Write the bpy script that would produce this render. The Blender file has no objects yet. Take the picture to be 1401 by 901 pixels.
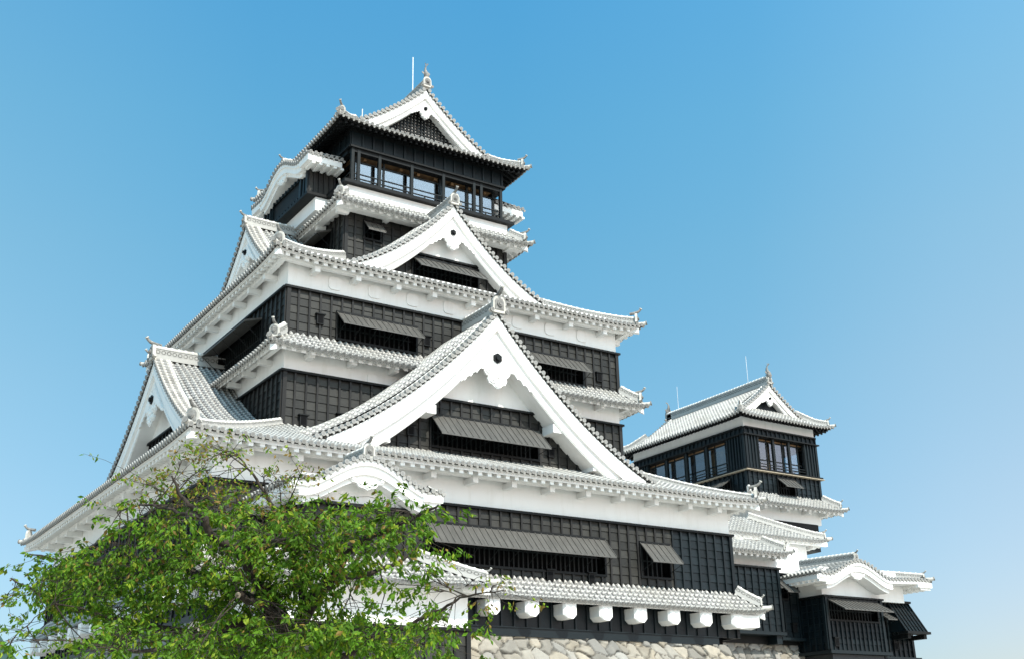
import bpy, math, random
import numpy as np
from mathutils import Matrix, Vector

random.seed(7); rng = np.random.default_rng(7)
S = bpy.context.scene
COL = S.collection

# ------------------------------------------------------------------ camera, sky, sun, exposure
YAW, PITCH, ROLL, FPX = 0.585646, 0.354534, -0.0221114, 1596.678
CAM = np.array([-26.618, -41.213, -0.211])
Fv = np.array([math.sin(YAW)*math.cos(PITCH), math.cos(YAW)*math.cos(PITCH), math.sin(PITCH)])
Rv0 = np.array([math.cos(YAW), -math.sin(YAW), 0.0]); Uv0 = np.cross(Rv0, Fv)
Rv = Rv0*math.cos(ROLL) + Uv0*math.sin(ROLL); Uv = -Rv0*math.sin(ROLL) + Uv0*math.cos(ROLL)
cd = bpy.data.cameras.new("camera"); cam = bpy.data.objects.new("camera", cd); COL.objects.link(cam)
M = Matrix.Identity(4)
for i in range(3):
    M[i][0], M[i][1], M[i][2], M[i][3] = Rv[i], Uv[i], -Fv[i], CAM[i]
cam.matrix_world = M
cd.sensor_width = 36.0; cd.lens = 36.0*FPX/1401.0; cd.clip_start = 0.1; cd.clip_end = 20000
S.camera = cam

SUN_EL, SUN_AZ = math.radians(49), math.radians(181.0)     # azimuth clockwise from +Y
W = bpy.data.worlds.new("World"); S.world = W; W.use_nodes = True
nt = W.node_tree; nt.nodes.clear()
sky = nt.nodes.new("ShaderNodeTexSky"); sky.sky_type = 'NISHITA'; sky.sun_disc = False
sky.sun_elevation = SUN_EL; sky.sun_rotation = SUN_AZ
sky.air_density = 1.0; sky.dust_density = 0.6; sky.ozone_density = 1.0; sky.altitude = 0
bg = nt.nodes.new("ShaderNodeBackground"); bg.inputs[1].default_value = 0.15
wo = nt.nodes.new("ShaderNodeOutputWorld")
tcw = nt.nodes.new("ShaderNodeTexCoord"); gen = tcw.outputs["Generated"]
def sky_ramp(src, lo, hi, stops):
    mr = nt.nodes.new("ShaderNodeMapRange"); mr.inputs[1].default_value = lo; mr.inputs[2].default_value = hi
    nt.links.new(src, mr.inputs[0])
    r = nt.nodes.new("ShaderNodeValToRGB"); nt.links.new(mr.outputs[0], r.inputs[0]); e = r.color_ramp.elements
    while len(e) < len(stops): e.new(0.5)
    for x, (p_, c_) in zip(e, stops): x.position = (p_-lo)/(hi-lo); x.color = (*c_, 1)
    return r.outputs[0]
def sky_mul(x, y):
    m = nt.nodes.new("ShaderNodeMix"); m.data_type = 'RGBA'; m.blend_type = 'MULTIPLY'; m.inputs[0].default_value = 1.0; m.clamp_result = False
    nt.links.new(x, m.inputs[6]); nt.links.new(y, m.inputs[7]); return m.outputs[2]
sxw = nt.nodes.new("ShaderNodeSeparateXYZ"); nt.links.new(gen, sxw.inputs[0])
dt = nt.nodes.new("ShaderNodeVectorMath"); dt.operation = 'DOT_PRODUCT'; nt.links.new(gen, dt.inputs[0]); dt.inputs[1].default_value = (0.8334, -0.5527, 0.0)
zt = sky_ramp(sxw.outputs[2], 0.0, 1.0, [(0.0, (0.27,0.40,0.53)), (0.1, (0.356,0.524,0.603)), (0.2, (0.435,0.672,0.693)), (0.3, (0.492,0.829,0.802)), (0.4, (0.513,0.984,0.937)), (0.5, (0.495,1.124,1.103)), (0.6, (0.46,1.22,1.28)), (1.0, (0.55,1.2,1.25))])
qt = sky_ramp(dt.outputs["Value"], -0.5, 0.5, [(-0.5, (1.6,1.15,1.03)), (-0.35, (1.353,1.079,1.007)), (-0.2, (1.061,1.006,0.988)), (0.0, (1,1,1)), (0.2, (1.276,1.1,1.057)), (0.35, (1.868,1.263,1.134)), (0.5, (2.3,1.37,1.17))])
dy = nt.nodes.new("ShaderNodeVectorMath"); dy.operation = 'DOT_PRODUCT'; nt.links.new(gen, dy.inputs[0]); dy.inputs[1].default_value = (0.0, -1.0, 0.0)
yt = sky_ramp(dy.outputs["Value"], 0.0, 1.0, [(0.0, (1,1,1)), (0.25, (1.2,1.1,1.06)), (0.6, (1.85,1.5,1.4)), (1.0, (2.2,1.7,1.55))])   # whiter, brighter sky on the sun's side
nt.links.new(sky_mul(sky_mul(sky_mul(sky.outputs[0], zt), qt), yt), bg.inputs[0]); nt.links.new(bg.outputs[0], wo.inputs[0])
sd = bpy.data.lights.new("sun", 'SUN'); sd.energy = 4.3; sd.angle = math.radians(0.5); sd.color = (1.0, 0.95, 0.87)
sun = bpy.data.objects.new("sun", sd); COL.objects.link(sun)
tos = Vector((math.sin(SUN_AZ)*math.cos(SUN_EL), math.cos(SUN_AZ)*math.cos(SUN_EL), math.sin(SUN_EL)))
sun.rotation_euler = tos.to_track_quat('Z', 'Y').to_euler(); sun.location = (0, -60, 60)
S.view_settings.view_transform = 'Standard'; S.view_settings.look = 'None'
S.view_settings.exposure = 0.45; S.view_settings.gamma = 1.0
try: S.view_settings.use_curve_mapping = False
except Exception: pass
S.render.engine = 'CYCLES'
S.cycles.max_bounces = 6; S.cycles.diffuse_bounces = 3; S.cycles.glossy_bounces = 3
S.cycles.transmission_bounces = 4; S.cycles.transparent_max_bounces = 8

# ------------------------------------------------------------------ materials
def new_mat(name):
    m = bpy.data.materials.new(name); m.use_nodes = True
    n = m.node_tree; b = n.nodes["Principled BSDF"]
    return m, n, b
def N(n, t, **kw):
    x = n.nodes.new(t)
    for k, v in kw.items(): setattr(x, k, v)
    return x
def math_node(n, op, a, b=None):
    x = N(n, "ShaderNodeMath", operation=op)
    for i, q in enumerate((a, b)):
        if q is None: continue
        if isinstance(q, (int, float)): x.inputs[i].default_value = q
        else: n.links.new(q, x.inputs[i])
    return x.outputs[0]
def mixc(n, fac, a, b):
    x = N(n, "ShaderNodeMix", data_type='RGBA')
    if isinstance(fac, (int, float)): x.inputs[0].default_value = fac
    else: n.links.new(fac, x.inputs[0])
    for i, q in ((6, a), (7, b)):
        if isinstance(q, tuple): x.inputs[i].default_value = (*q, 1)
        else: n.links.new(q, x.inputs[i])
    return x.outputs[2]
def ramp(n, src, stops):
    r = N(n, "ShaderNodeValToRGB"); n.links.new(src, r.inputs[0])
    els = r.color_ramp.elements
    while len(els) < len(stops): els.new(0.5)
    for e, (p, c) in zip(els, stops): e.position = p; e.color = (*c, 1) if isinstance(c, tuple) else (c, c, c, 1)
    return r.outputs[0]
def noise(n, scale, detail=3, vec=None, rough=0.55):
    t = N(n, "ShaderNodeTexNoise"); t.inputs["Scale"].default_value = scale; t.inputs["Detail"].default_value = detail
    t.inputs["Roughness"].default_value = rough
    if vec is None:
        g = N(n, "ShaderNodeTexCoord"); vec = g.outputs["Object"]
    n.links.new(vec, t.inputs["Vector"]); return t.outputs["Fac"]
def bump(n, b, h, strength=0.3, dist=0.02):
    x = N(n, "ShaderNodeBump"); x.inputs["Strength"].default_value = strength; x.inputs["Distance"].default_value = dist
    n.links.new(h, x.inputs["Height"]); n.links.new(x.outputs[0], b.inputs["Normal"])
def setr(b, r, spec=0.5):
    b.inputs["Roughness"].default_value = r; b.inputs["Specular IOR Level"].default_value = spec

def simple(name, c, var=0.15, scale=2.0, rough=0.7, spec=0.3, bstr=0.15, bscale=30.0):
    m, n, b = new_mat(name)
    f = noise(n, scale, 4)
    lo = tuple(max(0, x*(1-var)) for x in c); hi = tuple(min(0.95, x*(1+var)) for x in c)
    n.links.new(ramp(n, f, [(0.3, lo), (0.7, hi)]), b.inputs["Base Color"]); setr(b, rough, spec)
    if bstr: bump(n, b, noise(n, bscale, 3), bstr, 0.01)
    return m

def plaster_mat():
    m, n, b = new_mat("white_plaster")
    g = N(n, "ShaderNodeTexCoord")
    mp = N(n, "ShaderNodeMapping"); mp.inputs["Scale"].default_value = (2.2, 2.2, 0.35)
    n.links.new(g.outputs["Object"], mp.inputs[0])
    streak = noise(n, 1.2, 5, mp.outputs[0], 0.65)
    blotch = noise(n, 0.5, 3)
    c = mixc(n, ramp(n, streak, [(0.50, 0.0), (0.78, 0.6)]), (0.86, 0.845, 0.815), (0.70, 0.675, 0.62))
    c = mixc(n, ramp(n, blotch, [(0.42, 0.0), (0.72, 0.5)]), c, (0.78, 0.76, 0.72))
    n.links.new(c, b.inputs["Base Color"]); setr(b, 0.8, 0.2)
    bump(n, b, noise(n, 14, 4), 0.12, 0.02)
    return m
def clad_mat(name, dark, light, rough):
    m, n, b = new_mat(name)
    u = N(n, "ShaderNodeUVMap")
    wn = N(n, "ShaderNodeTexWhiteNoise", noise_dimensions='2D'); n.links.new(u.outputs[0], wn.inputs["Vector"])
    g = N(n, "ShaderNodeTexCoord")
    mp = N(n, "ShaderNodeMapping"); mp.inputs["Scale"].default_value = (1.0, 1.0, 7.0)
    n.links.new(g.outputs["Object"], mp.inputs[0])
    gr = noise(n, 3.0, 5, mp.outputs[0], 0.7)
    f = math_node(n, 'MULTIPLY', wn.outputs[0], 0.55)
    f = math_node(n, 'ADD', f, math_node(n, 'MULTIPLY', gr, 0.6))
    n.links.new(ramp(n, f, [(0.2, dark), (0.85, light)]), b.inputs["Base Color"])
    setr(b, rough, 0.26)
    bump(n, b, gr, 0.3, 0.01)
    return m
def tile_mat(kind):
    m, n, b = new_mat("roof_tile_" + kind)
    u = N(n, "ShaderNodeUVMap"); sp = N(n, "ShaderNodeSeparateXYZ"); n.links.new(u.outputs[0], sp.inputs[0])
    fr = math_node(n, 'FRACT', math_node(n, 'DIVIDE', sp.outputs[1], 0.30))
    g = noise(n, 5.0, 4); big = noise(n, 0.7, 3)
    wn = N(n, "ShaderNodeTexWhiteNoise", noise_dimensions='2D')
    cell = N(n, "ShaderNodeCombineXYZ")
    n.links.new(math_node(n, 'FLOOR', math_node(n, 'DIVIDE', sp.outputs[1], 0.30)), cell.inputs[1])
    n.links.new(math_node(n, 'FLOOR', sp.outputs[0]), cell.inputs[0])
    n.links.new(cell.outputs[0], wn.inputs["Vector"])
    if kind == "pan":
        grey = mixc(n, wn.outputs[0], (0.085, 0.082, 0.081), (0.17, 0.164, 0.16))
        mask = ramp(n, fr, [(0.0, 1.0), (0.26, 1.0), (0.32, 0.0), (0.97, 0.0)])
        white = mixc(n, g, (0.32, 0.31, 0.29), (0.46, 0.447, 0.42))
    elif kind == "tube":
        grey = mixc(n, wn.outputs[0], (0.19, 0.185, 0.176), (0.33, 0.322, 0.308))
        mask = ramp(n, fr, [(0.0, 1.0), (0.34, 1.0), (0.42, 0.0), (0.95, 0.0)])
        white = mixc(n, g, (0.47, 0.445, 0.398), (0.62, 0.592, 0.538))
    else:
        grey = mixc(n, g, (0.15, 0.146, 0.142), (0.27, 0.263, 0.254))
        mask = ramp(n, sp.outputs[1], [(0.0, 0.15), (0.35, 0.0), (0.45, 0.3), (0.72, 0.05), (0.8, 0.75), (1.0, 0.85)])
        white = (0.36, 0.35, 0.33)
    c = mixc(n, mask, grey, white)
    c = mixc(n, ramp(n, big, [(0.42, 0.0), (0.75, 0.45)]), c, (0.24, 0.225, 0.19))
    n.links.new(c, b.inputs["Base Color"]); setr(b, 0.7, 0.3)
    bump(n, b, g, 0.15, 0.01)
    return m
def ridge_mat():
    m, n, b = new_mat("ridge_ring_tile")
    u = N(n, "ShaderNodeUVMap"); sp = N(n, "ShaderNodeSeparateXYZ"); n.links.new(u.outputs[0], sp.inputs[0])
    x = math_node(n, 'SUBTRACT', math_node(n, 'FRACT', math_node(n, 'DIVIDE', sp.outputs[0], 0.27)), 0.5)
    y = math_node(n, 'MULTIPLY', math_node(n, 'SUBTRACT', sp.outputs[1], 0.5), 1.25)
    d = math_node(n, 'SQRT', math_node(n, 'ADD', math_node(n, 'MULTIPLY', x, x), math_node(n, 'MULTIPLY', y, y)))
    r = ramp(n, d, [(0.0, 0.15), (0.2, 0.1), (0.26, 0.9), (0.40, 0.9), (0.46, 0.25), (1.0, 0.0)])
    c = mixc(n, r, (0.42, 0.41, 0.385), (0.11, 0.107, 0.10))
    c = mixc(n, ramp(n, noise(n, 3, 4), [(0.45, 0.0), (0.8, 0.5)]), c, (0.5, 0.48, 0.44))
    n.links.new(c, b.inputs["Base Color"]); setr(b, 0.75, 0.25)
    return m
def stone_mat():
    m, n, b = new_mat("castle_stone")
    a = N(n, "ShaderNodeVertexColor"); a.layer_name = "Col"
    f = noise(n, 5, 6, None, 0.7); s = noise(n, 1.4, 3)
    c = mixc(n, ramp(n, f, [(0.35, 0.0), (0.75, 0.55)]), a.outputs[0], (0.22, 0.205, 0.18))
    c = mixc(n, ramp(n, s, [(0.55, 0.0), (0.8, 0.35)]), c, (0.46, 0.43, 0.37))
    n.links.new(c, b.inputs["Base Color"]); setr(b, 0.9, 0.2)
    bump(n, b, noise(n, 18, 6, None, 0.7), 0.5, 0.04)
    return m
def awning_mat():
    m, n, b = new_mat("weathered_copper_awning")
    g = N(n, "ShaderNodeTexCoord"); mp = N(n, "ShaderNodeMapping"); mp.inputs["Scale"].default_value = (6, 1, 1)
    n.links.new(g.outputs["Object"], mp.inputs[0])
    f = noise(n, 1.6, 5, mp.outputs[0], 0.7)
    n.links.new(ramp(n, f, [(0.25, (0.048, 0.046, 0.041)), (0.75, (0.108, 0.102, 0.092))]), b.inputs["Base Color"])
    setr(b, 0.5, 0.5)
    return m
def glass_mat(name="window_glass", refl=0.30):
    m, n, b = new_mat(name)
    n.nodes.remove(b)
    o = n.nodes["Material Output"]
    gl = N(n, "ShaderNodeBsdfGlossy"); gl.inputs["Roughness"].default_value = 0.02; gl.inputs[0].default_value = (0.72, 0.72, 0.76, 1)
    tr = N(n, "ShaderNodeBsdfTransparent"); tr.inputs[0].default_value = (0.82, 0.86, 0.88, 1)
    fr = N(n, "ShaderNodeLayerWeight"); fc5 = math_node(n, 'POWER', fr.outputs[1], 4.0)
    mx = N(n, "ShaderNodeMixShader")
    n.links.new(math_node(n, 'ADD', math_node(n, 'MULTIPLY', fc5, 0.9), refl), mx.inputs[0])
    n.links.new(tr.outputs[0], mx.inputs[1]); n.links.new(gl.outputs[0], mx.inputs[2])
    n.links.new(mx.outputs[0], o.inputs[0])
    return m
def leaf_mat():
    m, n, b = new_mat("cherry_leaf")
    o = n.nodes["Material Output"]
    a = N(n, "ShaderNodeVertexColor"); a.layer_name = "Col"
    n.links.new(a.outputs[0], b.inputs["Base Color"]); setr(b, 0.5, 0.16)
    t = N(n, "ShaderNodeBsdfTranslucent")
    hs = N(n, "ShaderNodeHueSaturation"); hs.inputs["Value"].default_value = 1.5; hs.inputs["Saturation"].default_value = 1.1
    n.links.new(a.outputs[0], hs.inputs["Color"]); n.links.new(hs.outputs[0], t.inputs[0])
    mx = N(n, "ShaderNodeMixShader"); mx.inputs[0].default_value = 0.28
    n.links.new(b.outputs[0], mx.inputs[1]); n.links.new(t.outputs[0], mx.inputs[2]); n.links.new(mx.outputs[0], o.inputs[0])
    return m

PL = plaster_mat()
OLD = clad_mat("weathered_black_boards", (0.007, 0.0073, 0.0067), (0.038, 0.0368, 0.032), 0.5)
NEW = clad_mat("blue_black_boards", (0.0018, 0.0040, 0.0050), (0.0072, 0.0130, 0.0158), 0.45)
BAT = clad_mat("weathered_battens", (0.006, 0.006, 0.0058), (0.018, 0.0175, 0.0165), 0.5)
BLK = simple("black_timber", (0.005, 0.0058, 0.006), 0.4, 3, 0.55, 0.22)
DARK = simple("dark_interior", (0.006, 0.006, 0.0065), 0.3, 2, 0.9, 0.1, 0)
FRAME = simple("charcoal_timber", (0.008, 0.0105, 0.011), 0.35, 4, 0.5, 0.22)
TP, TT, TC = tile_mat("pan"), tile_mat("tube"), tile_mat("cap")
RG = ridge_mat()
SHADE = simple("painted_eave_shade", (0.06, 0.055, 0.05), 0.3, 5, 0.9, 0.1, 0)  # dark colour standing in for shade in the gaps under the tile ends
GT = simple("grey_ornament_tile", (0.20, 0.192, 0.178), 0.45, 6, 0.7, 0.3)
AW = awning_mat(); GL = glass_mat(); GL2 = glass_mat('dim_window_glass', 0.16); ST = stone_mat(); LF = leaf_mat(); INTD = simple("dim_interior", (0.13, 0.125, 0.14), 0.3, 1, 0.8, 0.2)
WOOD = simple("warm_ceiling_wood", (0.20, 0.115, 0.055), 0.3, 3, 0.6, 0.3)
INTW = simple("interior_wall", (0.30, 0.285, 0.29), 0.1, 1, 0.8, 0.2)
BARK = simple("cherry_bark", (0.042, 0.033, 0.026), 0.5, 9, 0.9, 0.2, 0.6, 25)
CUT = simple("bare_branch_wood", (0.36, 0.30, 0.22), 0.3, 9, 0.9, 0.2)
STEEL = simple("pale_steel", (0.62, 0.64, 0.66), 0.1, 5, 0.4, 0.5, 0)
MESHM = simple("dark_mesh", (0.02, 0.024, 0.028), 0.2, 5, 0.5, 0.4, 0)
GROUND = simple("pale_gravel", (0.44, 0.415, 0.37), 0.2, 0.4, 0.95, 0.1)
HILLM = simple("hazy_forested_hill", (0.055, 0.095, 0.085), 0.3, 0.01, 1.0, 0.0, 0)  # forest green with distance haze painted in as a bluish cast

# ------------------------------------------------------------------ mesh builder
Z = np.array([0, 0, 1.0])
def V3(*a): return np.array(a, float)
def nrm(v): return v/ (np.linalg.norm(v)+1e-12)
class MB:
    def __init__(s): s.v = []; s.uv = []; s.f = []; s.m = []; s.sm = []; s.col = None
    def add(s, pts, faces, mat=0, uv=None, smooth=False):
        o = len(s.v)
        s.v.extend([tuple(p) for p in pts])
        s.uv.extend([tuple(q) for q in uv] if uv is not None else [(0.0, 0.0)]*len(pts))
        for f in faces:
            s.f.append(tuple(o+i for i in f)); s.m.append(mat); s.sm.append(smooth)
    def hexa(s, p, mat=0, uv=None):       # p: 8 points, bottom 0-3, top 4-7
        s.add(p, [(3,2,1,0),(4,5,6,7),(0,1,5,4),(1,2,6,5),(2,3,7,6),(3,0,4,7)], mat, [uv]*8 if uv else None)
    def box(s, x0, x1, y0, y1, z0, z1, mat=0, fr=None, uv=None):
        p = [V3(x0,y0,z0),V3(x1,y0,z0),V3(x1,y1,z0),V3(x0,y1,z0),V3(x0,y0,z1),V3(x1,y0,z1),V3(x1,y1,z1),V3(x0,y1,z1)]
        if fr: p = [fr(*q) for q in p]
        s.hexa(p, mat, uv)
    def tube(s, path, r, n=6, mat=0, cap=True, smooth=True):
        path = [np.array(p, float) for p in path]; k = len(path)
        rs = r if hasattr(r, '__len__') else [r]*k
        pts = []; prev = None
        for i, p in enumerate(path):
            t = nrm(path[min(i+1, k-1)] - path[max(i-1, 0)])
            a = prev if prev is not None else (V3(1,0,0) if abs(t[0]) < 0.8 else V3(0,1,0))
            a = nrm(a - t*np.dot(a, t)); prev = a; b = np.cross(t, a)
            for j in range(n):
                w = 2*math.pi*j/n; pts.append(p + rs[i]*(a*math.cos(w) + b*math.sin(w)))
        fs = [(i*n+j, i*n+(j+1) % n, (i+1)*n+(j+1) % n, (i+1)*n+j) for i in range(k-1) for j in range(n)]
        s.add(pts, fs, mat, None, smooth)
        if cap:
            s.add(pts[:n], [tuple(range(n))[::-1]], mat); s.add(pts[-n:], [tuple(range(n))], mat)
    def prism(s, poly, fr, y0, y1, mat=0, mat_front=None):
        # poly in local (x,z); extruded between local y0 and y1 (y1 = front)
        n = len(poly)
        a = [fr(x, y0, z) for x, z in poly]; b = [fr(x, y1, z) for x, z in poly]
        s.add(a + b, [(i, (i+1) % n, n+(i+1) % n, n+i) for i in range(n)], mat)
        s.add(a, [tuple(range(n))[::-1]], mat); s.add(b, [tuple(range(n))], mat if mat_front is None else mat_front)
    def build(s, name, mats, parent=None, smooth=None):
        me = bpy.data.meshes.new(name)
        me.from_pydata(s.v, [], s.f)
        mats = mats if isinstance(mats, (list, tuple)) else [mats]
        for m in mats: me.materials.append(m)
        me.polygons.foreach_set("material_index", s.m)
        me.polygons.foreach_set("use_smooth", s.sm)
        if any(u != (0.0, 0.0) for u in s.uv):
            ul = me.uv_layers.new(name="UVMap")
            li = np.zeros(len(me.loops), int); me.loops.foreach_get("vertex_index", li)
            ul.data.foreach_set("uv", np.array(s.uv, float)[li].ravel())
        if s.col is not None:
            ca = me.color_attributes.new("Col", 'FLOAT_COLOR', 'POINT')
            ca.data.foreach_set("color", np.array(s.col, float).ravel())
        me.update()
        o = bpy.data.objects.new(name, me); COL.objects.link(o)
        if parent is not None: o.parent = parent
        return o
def empty(name, loc=(0,0,0)):
    o = bpy.data.objects.new(name, None); COL.objects.link(o); o.empty_display_size = 1.0
    return o
def frame(o, ex, out):
    o = np.array(o, float); ex = np.array(ex, float); out = np.array(out, float)
    def f(x, y, z): return o + ex*x + out*y + Z*z
    f.o, f.ex, f.out = o, ex, out
    return f
def sides(x0, x1, y0, y1):
    return {'F': (frame((x0,y0,0),(1,0,0),(0,-1,0)), x1-x0), 'R': (frame((x1,y0,0),(0,1,0),(1,0,0)), y1-y0),
            'B': (frame((x1,y1,0),(-1,0,0),(0,1,0)), x1-x0), 'L': (frame((x0,y1,0),(0,-1,0),(-1,0,0)), y1-y0)}
TS = 0.29   # tile pitch
ROW = [0]
def tile_row(mb, path, side, r=0.063, sp=TS, cap=True, lip=True, pan=True, capr=0.09):
    path = np.array(path); k = len(path); side = nrm(np.array(side)); ROW[0] += 1; rid = ROW[0]+0.5
    tg = np.gradient(path, axis=0); tg /= np.linalg.norm(tg, axis=1)[:, None]
    nm = np.cross(side[None, :], tg); nm /= np.linalg.norm(nm, axis=1)[:, None]
    if nm[0][2] < 0 or (abs(nm[0][2]) < 1e-3 and nm[-1][2] < 0): nm = -nm
    dist = np.concatenate([[0], np.cumsum(np.linalg.norm(np.diff(path, axis=0), axis=1))])
    ang = [math.pi*(1-i/4) for i in range(5)]
    prof = [(r*math.cos(a), 0.025 + r*math.sin(a)) for a in ang]
    pts = []; uv = []
    for i in range(k):
        for (a, h) in prof: pts.append(path[i] + side*a + nm[i]*h); uv.append((rid, dist[i]))
    mb.add(pts, [(i*5+j, i*5+j+1, (i+1)*5+j+1, (i+1)*5+j) for i in range(k-1) for j in range(4)], 1, uv, True)
    if pan:
        pts = []; uv = []
        for i in range(k):
            for a, h in ((-sp/2, -0.02), (-r*0.9, 0.03), (r*0.9, 0.03), (sp/2, -0.02)):
                pts.append(path[i] + side*a + nm[i]*h); uv.append((rid, dist[i] + 0.15))
        mb.add(pts, [(i*4+j, i*4+j+1, (i+1)*4+j+1, (i+1)*4+j) for i in range(k-1) for j in (0, 2)], 0, uv)
    if cap:
        c = path[0] + nm[0]*0.045 - tg[0]*0.03; n = 9
        ring = [c + capr*(side*math.cos(2*math.pi*j/n) + nm[0]*math.sin(2*math.pi*j/n)) for j in range(n)]
        back = [p + tg[0]*0.06 for p in ring]
        mb.add(ring + [c], [(j, (j+1) % n, n) for j in range(n)], 2, [(rid, 1.0)]*n + [(rid, 0.0)])
        mb.add(ring + back, [(j, (j+1) % n, n+(j+1) % n, n+j) for j in range(n)], 2, [(rid, 1.0)]*(2*n))
    if lip:
        c = path[0] + side*(sp/2)
        p = [c - side*(sp*0.30) + nm[0]*0.01, c + side*(sp*0.30) + nm[0]*0.01, c + side*0.045 - nm[0]*0.10, c - nm[0]*0.135, c - side*0.045 - nm[0]*0.10]
        q = [x + tg[0]*0.05 for x in p]
        mb.add(p + q, [(0,1,2,3,4), (9,8,7,6,5), (0,4,9,5), (4,3,8,9), (3,2,7,8), (2,1,6,7)], 2, [(rid, 0.85)]*10)
TMATS = [TP, TT, TC]

def ridge(path, w, h, name, parent, cap_r=None):
    mb = MB(); path = [np.array(p, float) for p in path]; k = len(path); d = 0
    sec = [(-w/2, -0.05), (-w/2, h*0.25), (-w/2*0.95, h*0.25), (-w/2*0.95, h*0.75), (-w/2*1.05, h*0.75), (-w/2*1.05, h*0.84),
           (w/2*1.05, h*0.84), (w/2*1.05, h*0.75), (w/2*0.95, h*0.75), (w/2*0.95, h*0.25), (w/2, h*0.25), (w/2, -0.05)]
    vv = [-0.9, -0.6, 0, 1, 1.6, 1.9, 1.9, 1.6, 1, 0, -0.6, -0.9]
    pts = []; uv = []; n = len(sec)
    for i, p in enumerate(path):
        t = nrm(path[min(i+1, k-1)] - path[max(i-1, 0)]); sd_ = nrm(np.cross(t, Z)); up = nrm(np.cross(sd_, t))
        if i: d += np.linalg.norm(p - path[i-1])
        for (a, b), v in zip(sec, vv): pts.append(p + sd_*a + up*b); uv.append((d + 0.01, v))
    mb.add(pts, [(i*n+j, i*n+j+1, (i+1)*n+j+1, (i+1)*n+j) for i in range(k-1) for j in range(n-1)], 0, uv)
    mb.add(pts[:n], [tuple(range(n))], 1); mb.add(pts[-n:], [tuple(range(n))], 1)
    r = cap_r or w*0.36
    top = []
    for i, p in enumerate(path):
        t = nrm(path[min(i+1, k-1)] - path[max(i-1, 0)]); sd_ = nrm(np.cross(t, Z)); up = nrm(np.cross(sd_, t))
        top.append(p + up*(h*0.86))
    mb.tube(top, r, 8, 1)
    # joints of the cap tiles
    L = sum(np.linalg.norm(top[i+1]-top[i]) for i in range(k-1)); m = max(2, int(L/0.3)); acc = 0
    for q in range(m):
        f = (q+0.5)/m*(k-1); i = min(int(f), k-2); p = top[i]*(1-(f-i)) + top[i+1]*(f-i); t = nrm(top[i+1]-top[i])
        mb.tube([p - t*0.035, p + t*0.035], r*1.12, 8, 2)
    return mb.build(name, [RG, TT, PL], parent)

def oni(pos, dirv, sz, parent, horn=True, name="ridge_end_tile"):
    """ogre tile at a ridge end, facing dirv (horizontal), with a curved cap tile above"""
    mb = MB(); d = nrm(V3(dirv[0], dirv[1], 0)); sd_ = np.cross(Z, d)
    fr = frame(pos, sd_, d)
    a = sz*0.85
    out = [(-0.52,-0.1),(-0.62,0.0),(-0.55,0.12),(-0.42,0.18),(-0.40,0.62),(-0.28,0.86),(0,0.95),(0.28,0.86),(0.40,0.62),(0.42,0.18),(0.55,0.12),(0.62,0.0),(0.52,-0.1)]
    mb.prism([(x*a, z*a) for x, z in out], fr, -0.1*a, 0.1*a, 2)
    inn = [(-0.30,0.08),(-0.30,0.58),(-0.2,0.74),(0,0.80),(0.2,0.74),(0.30,0.58),(0.30,0.08)]
    mb.prism([(x*a, z*a) for x, z in inn], fr, 0.1*a, 0.14*a, 1)
    n = 10
    mb.prism([(0.17*a*math.cos(2*math.pi*j/n), 0.42*a + 0.17*a*math.sin(2*math.pi*j/n)) for j in range(n)], fr, 0.14*a, 0.22*a, 0)
    mb.prism([(0.09*a*math.cos(2*math.pi*j/n), 0.42*a + 0.09*a*math.sin(2*math.pi*j/n)) for j in range(n)], fr, 0.22*a, 0.27*a, 1)
    for sx in (-1, 1):
        mb.prism([(sx*0.5*a+0.13*a*math.cos(2*math.pi*j/n), 0.0 + 0.13*a*math.sin(2*math.pi*j/n)) for j in range(n)], fr, 0.08*a, 0.18*a, 0)
    if horn:
        p = [fr(0, -0.55*a, 0.93*a), fr(0, -0.1*a, 1.0*a), fr(0, 0.18*a, 1.08*a), fr(0, 0.36*a, 1.22*a), fr(0, 0.45*a, 1.36*a)]
        mb.tube(p, [0.13*a, 0.13*a, 0.12*a, 0.105*a, 0.10*a], 8, 1)
        t = nrm(p[-1]-p[-2]); mb.tube([p[-1]-t*0.02, p[-1]+t*0.05*a], 0.128*a, 10, 2)
    return mb.build(name, [GT, GT, TT], parent)

def lift_fn(L, amt, lw):
    def f(a):
        return amt*(max(0, 1-a/lw)**2.2 + max(0, 1-(L-a)/lw)**2.2)
    return f
def corner_tip(p, out_diag, parent, up=0.0):
    """tile at the very tip of an eave corner"""
    mb = MB(); d = nrm(V3(out_diag[0], out_diag[1], 0))
    mb.tube([p - d*0.5 + Z*0.02, p + Z*0.03, p + d*0.12 + Z*0.06], [0.12, 0.11, 0.10], 8, 1)
    q = p + d*0.12 + Z*0.06
    mb.tube([q, q + d*0.05 + Z*0.01], 0.12, 10, 0)
    return mb.build("corner_tile", [GT, TT], parent)

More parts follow.
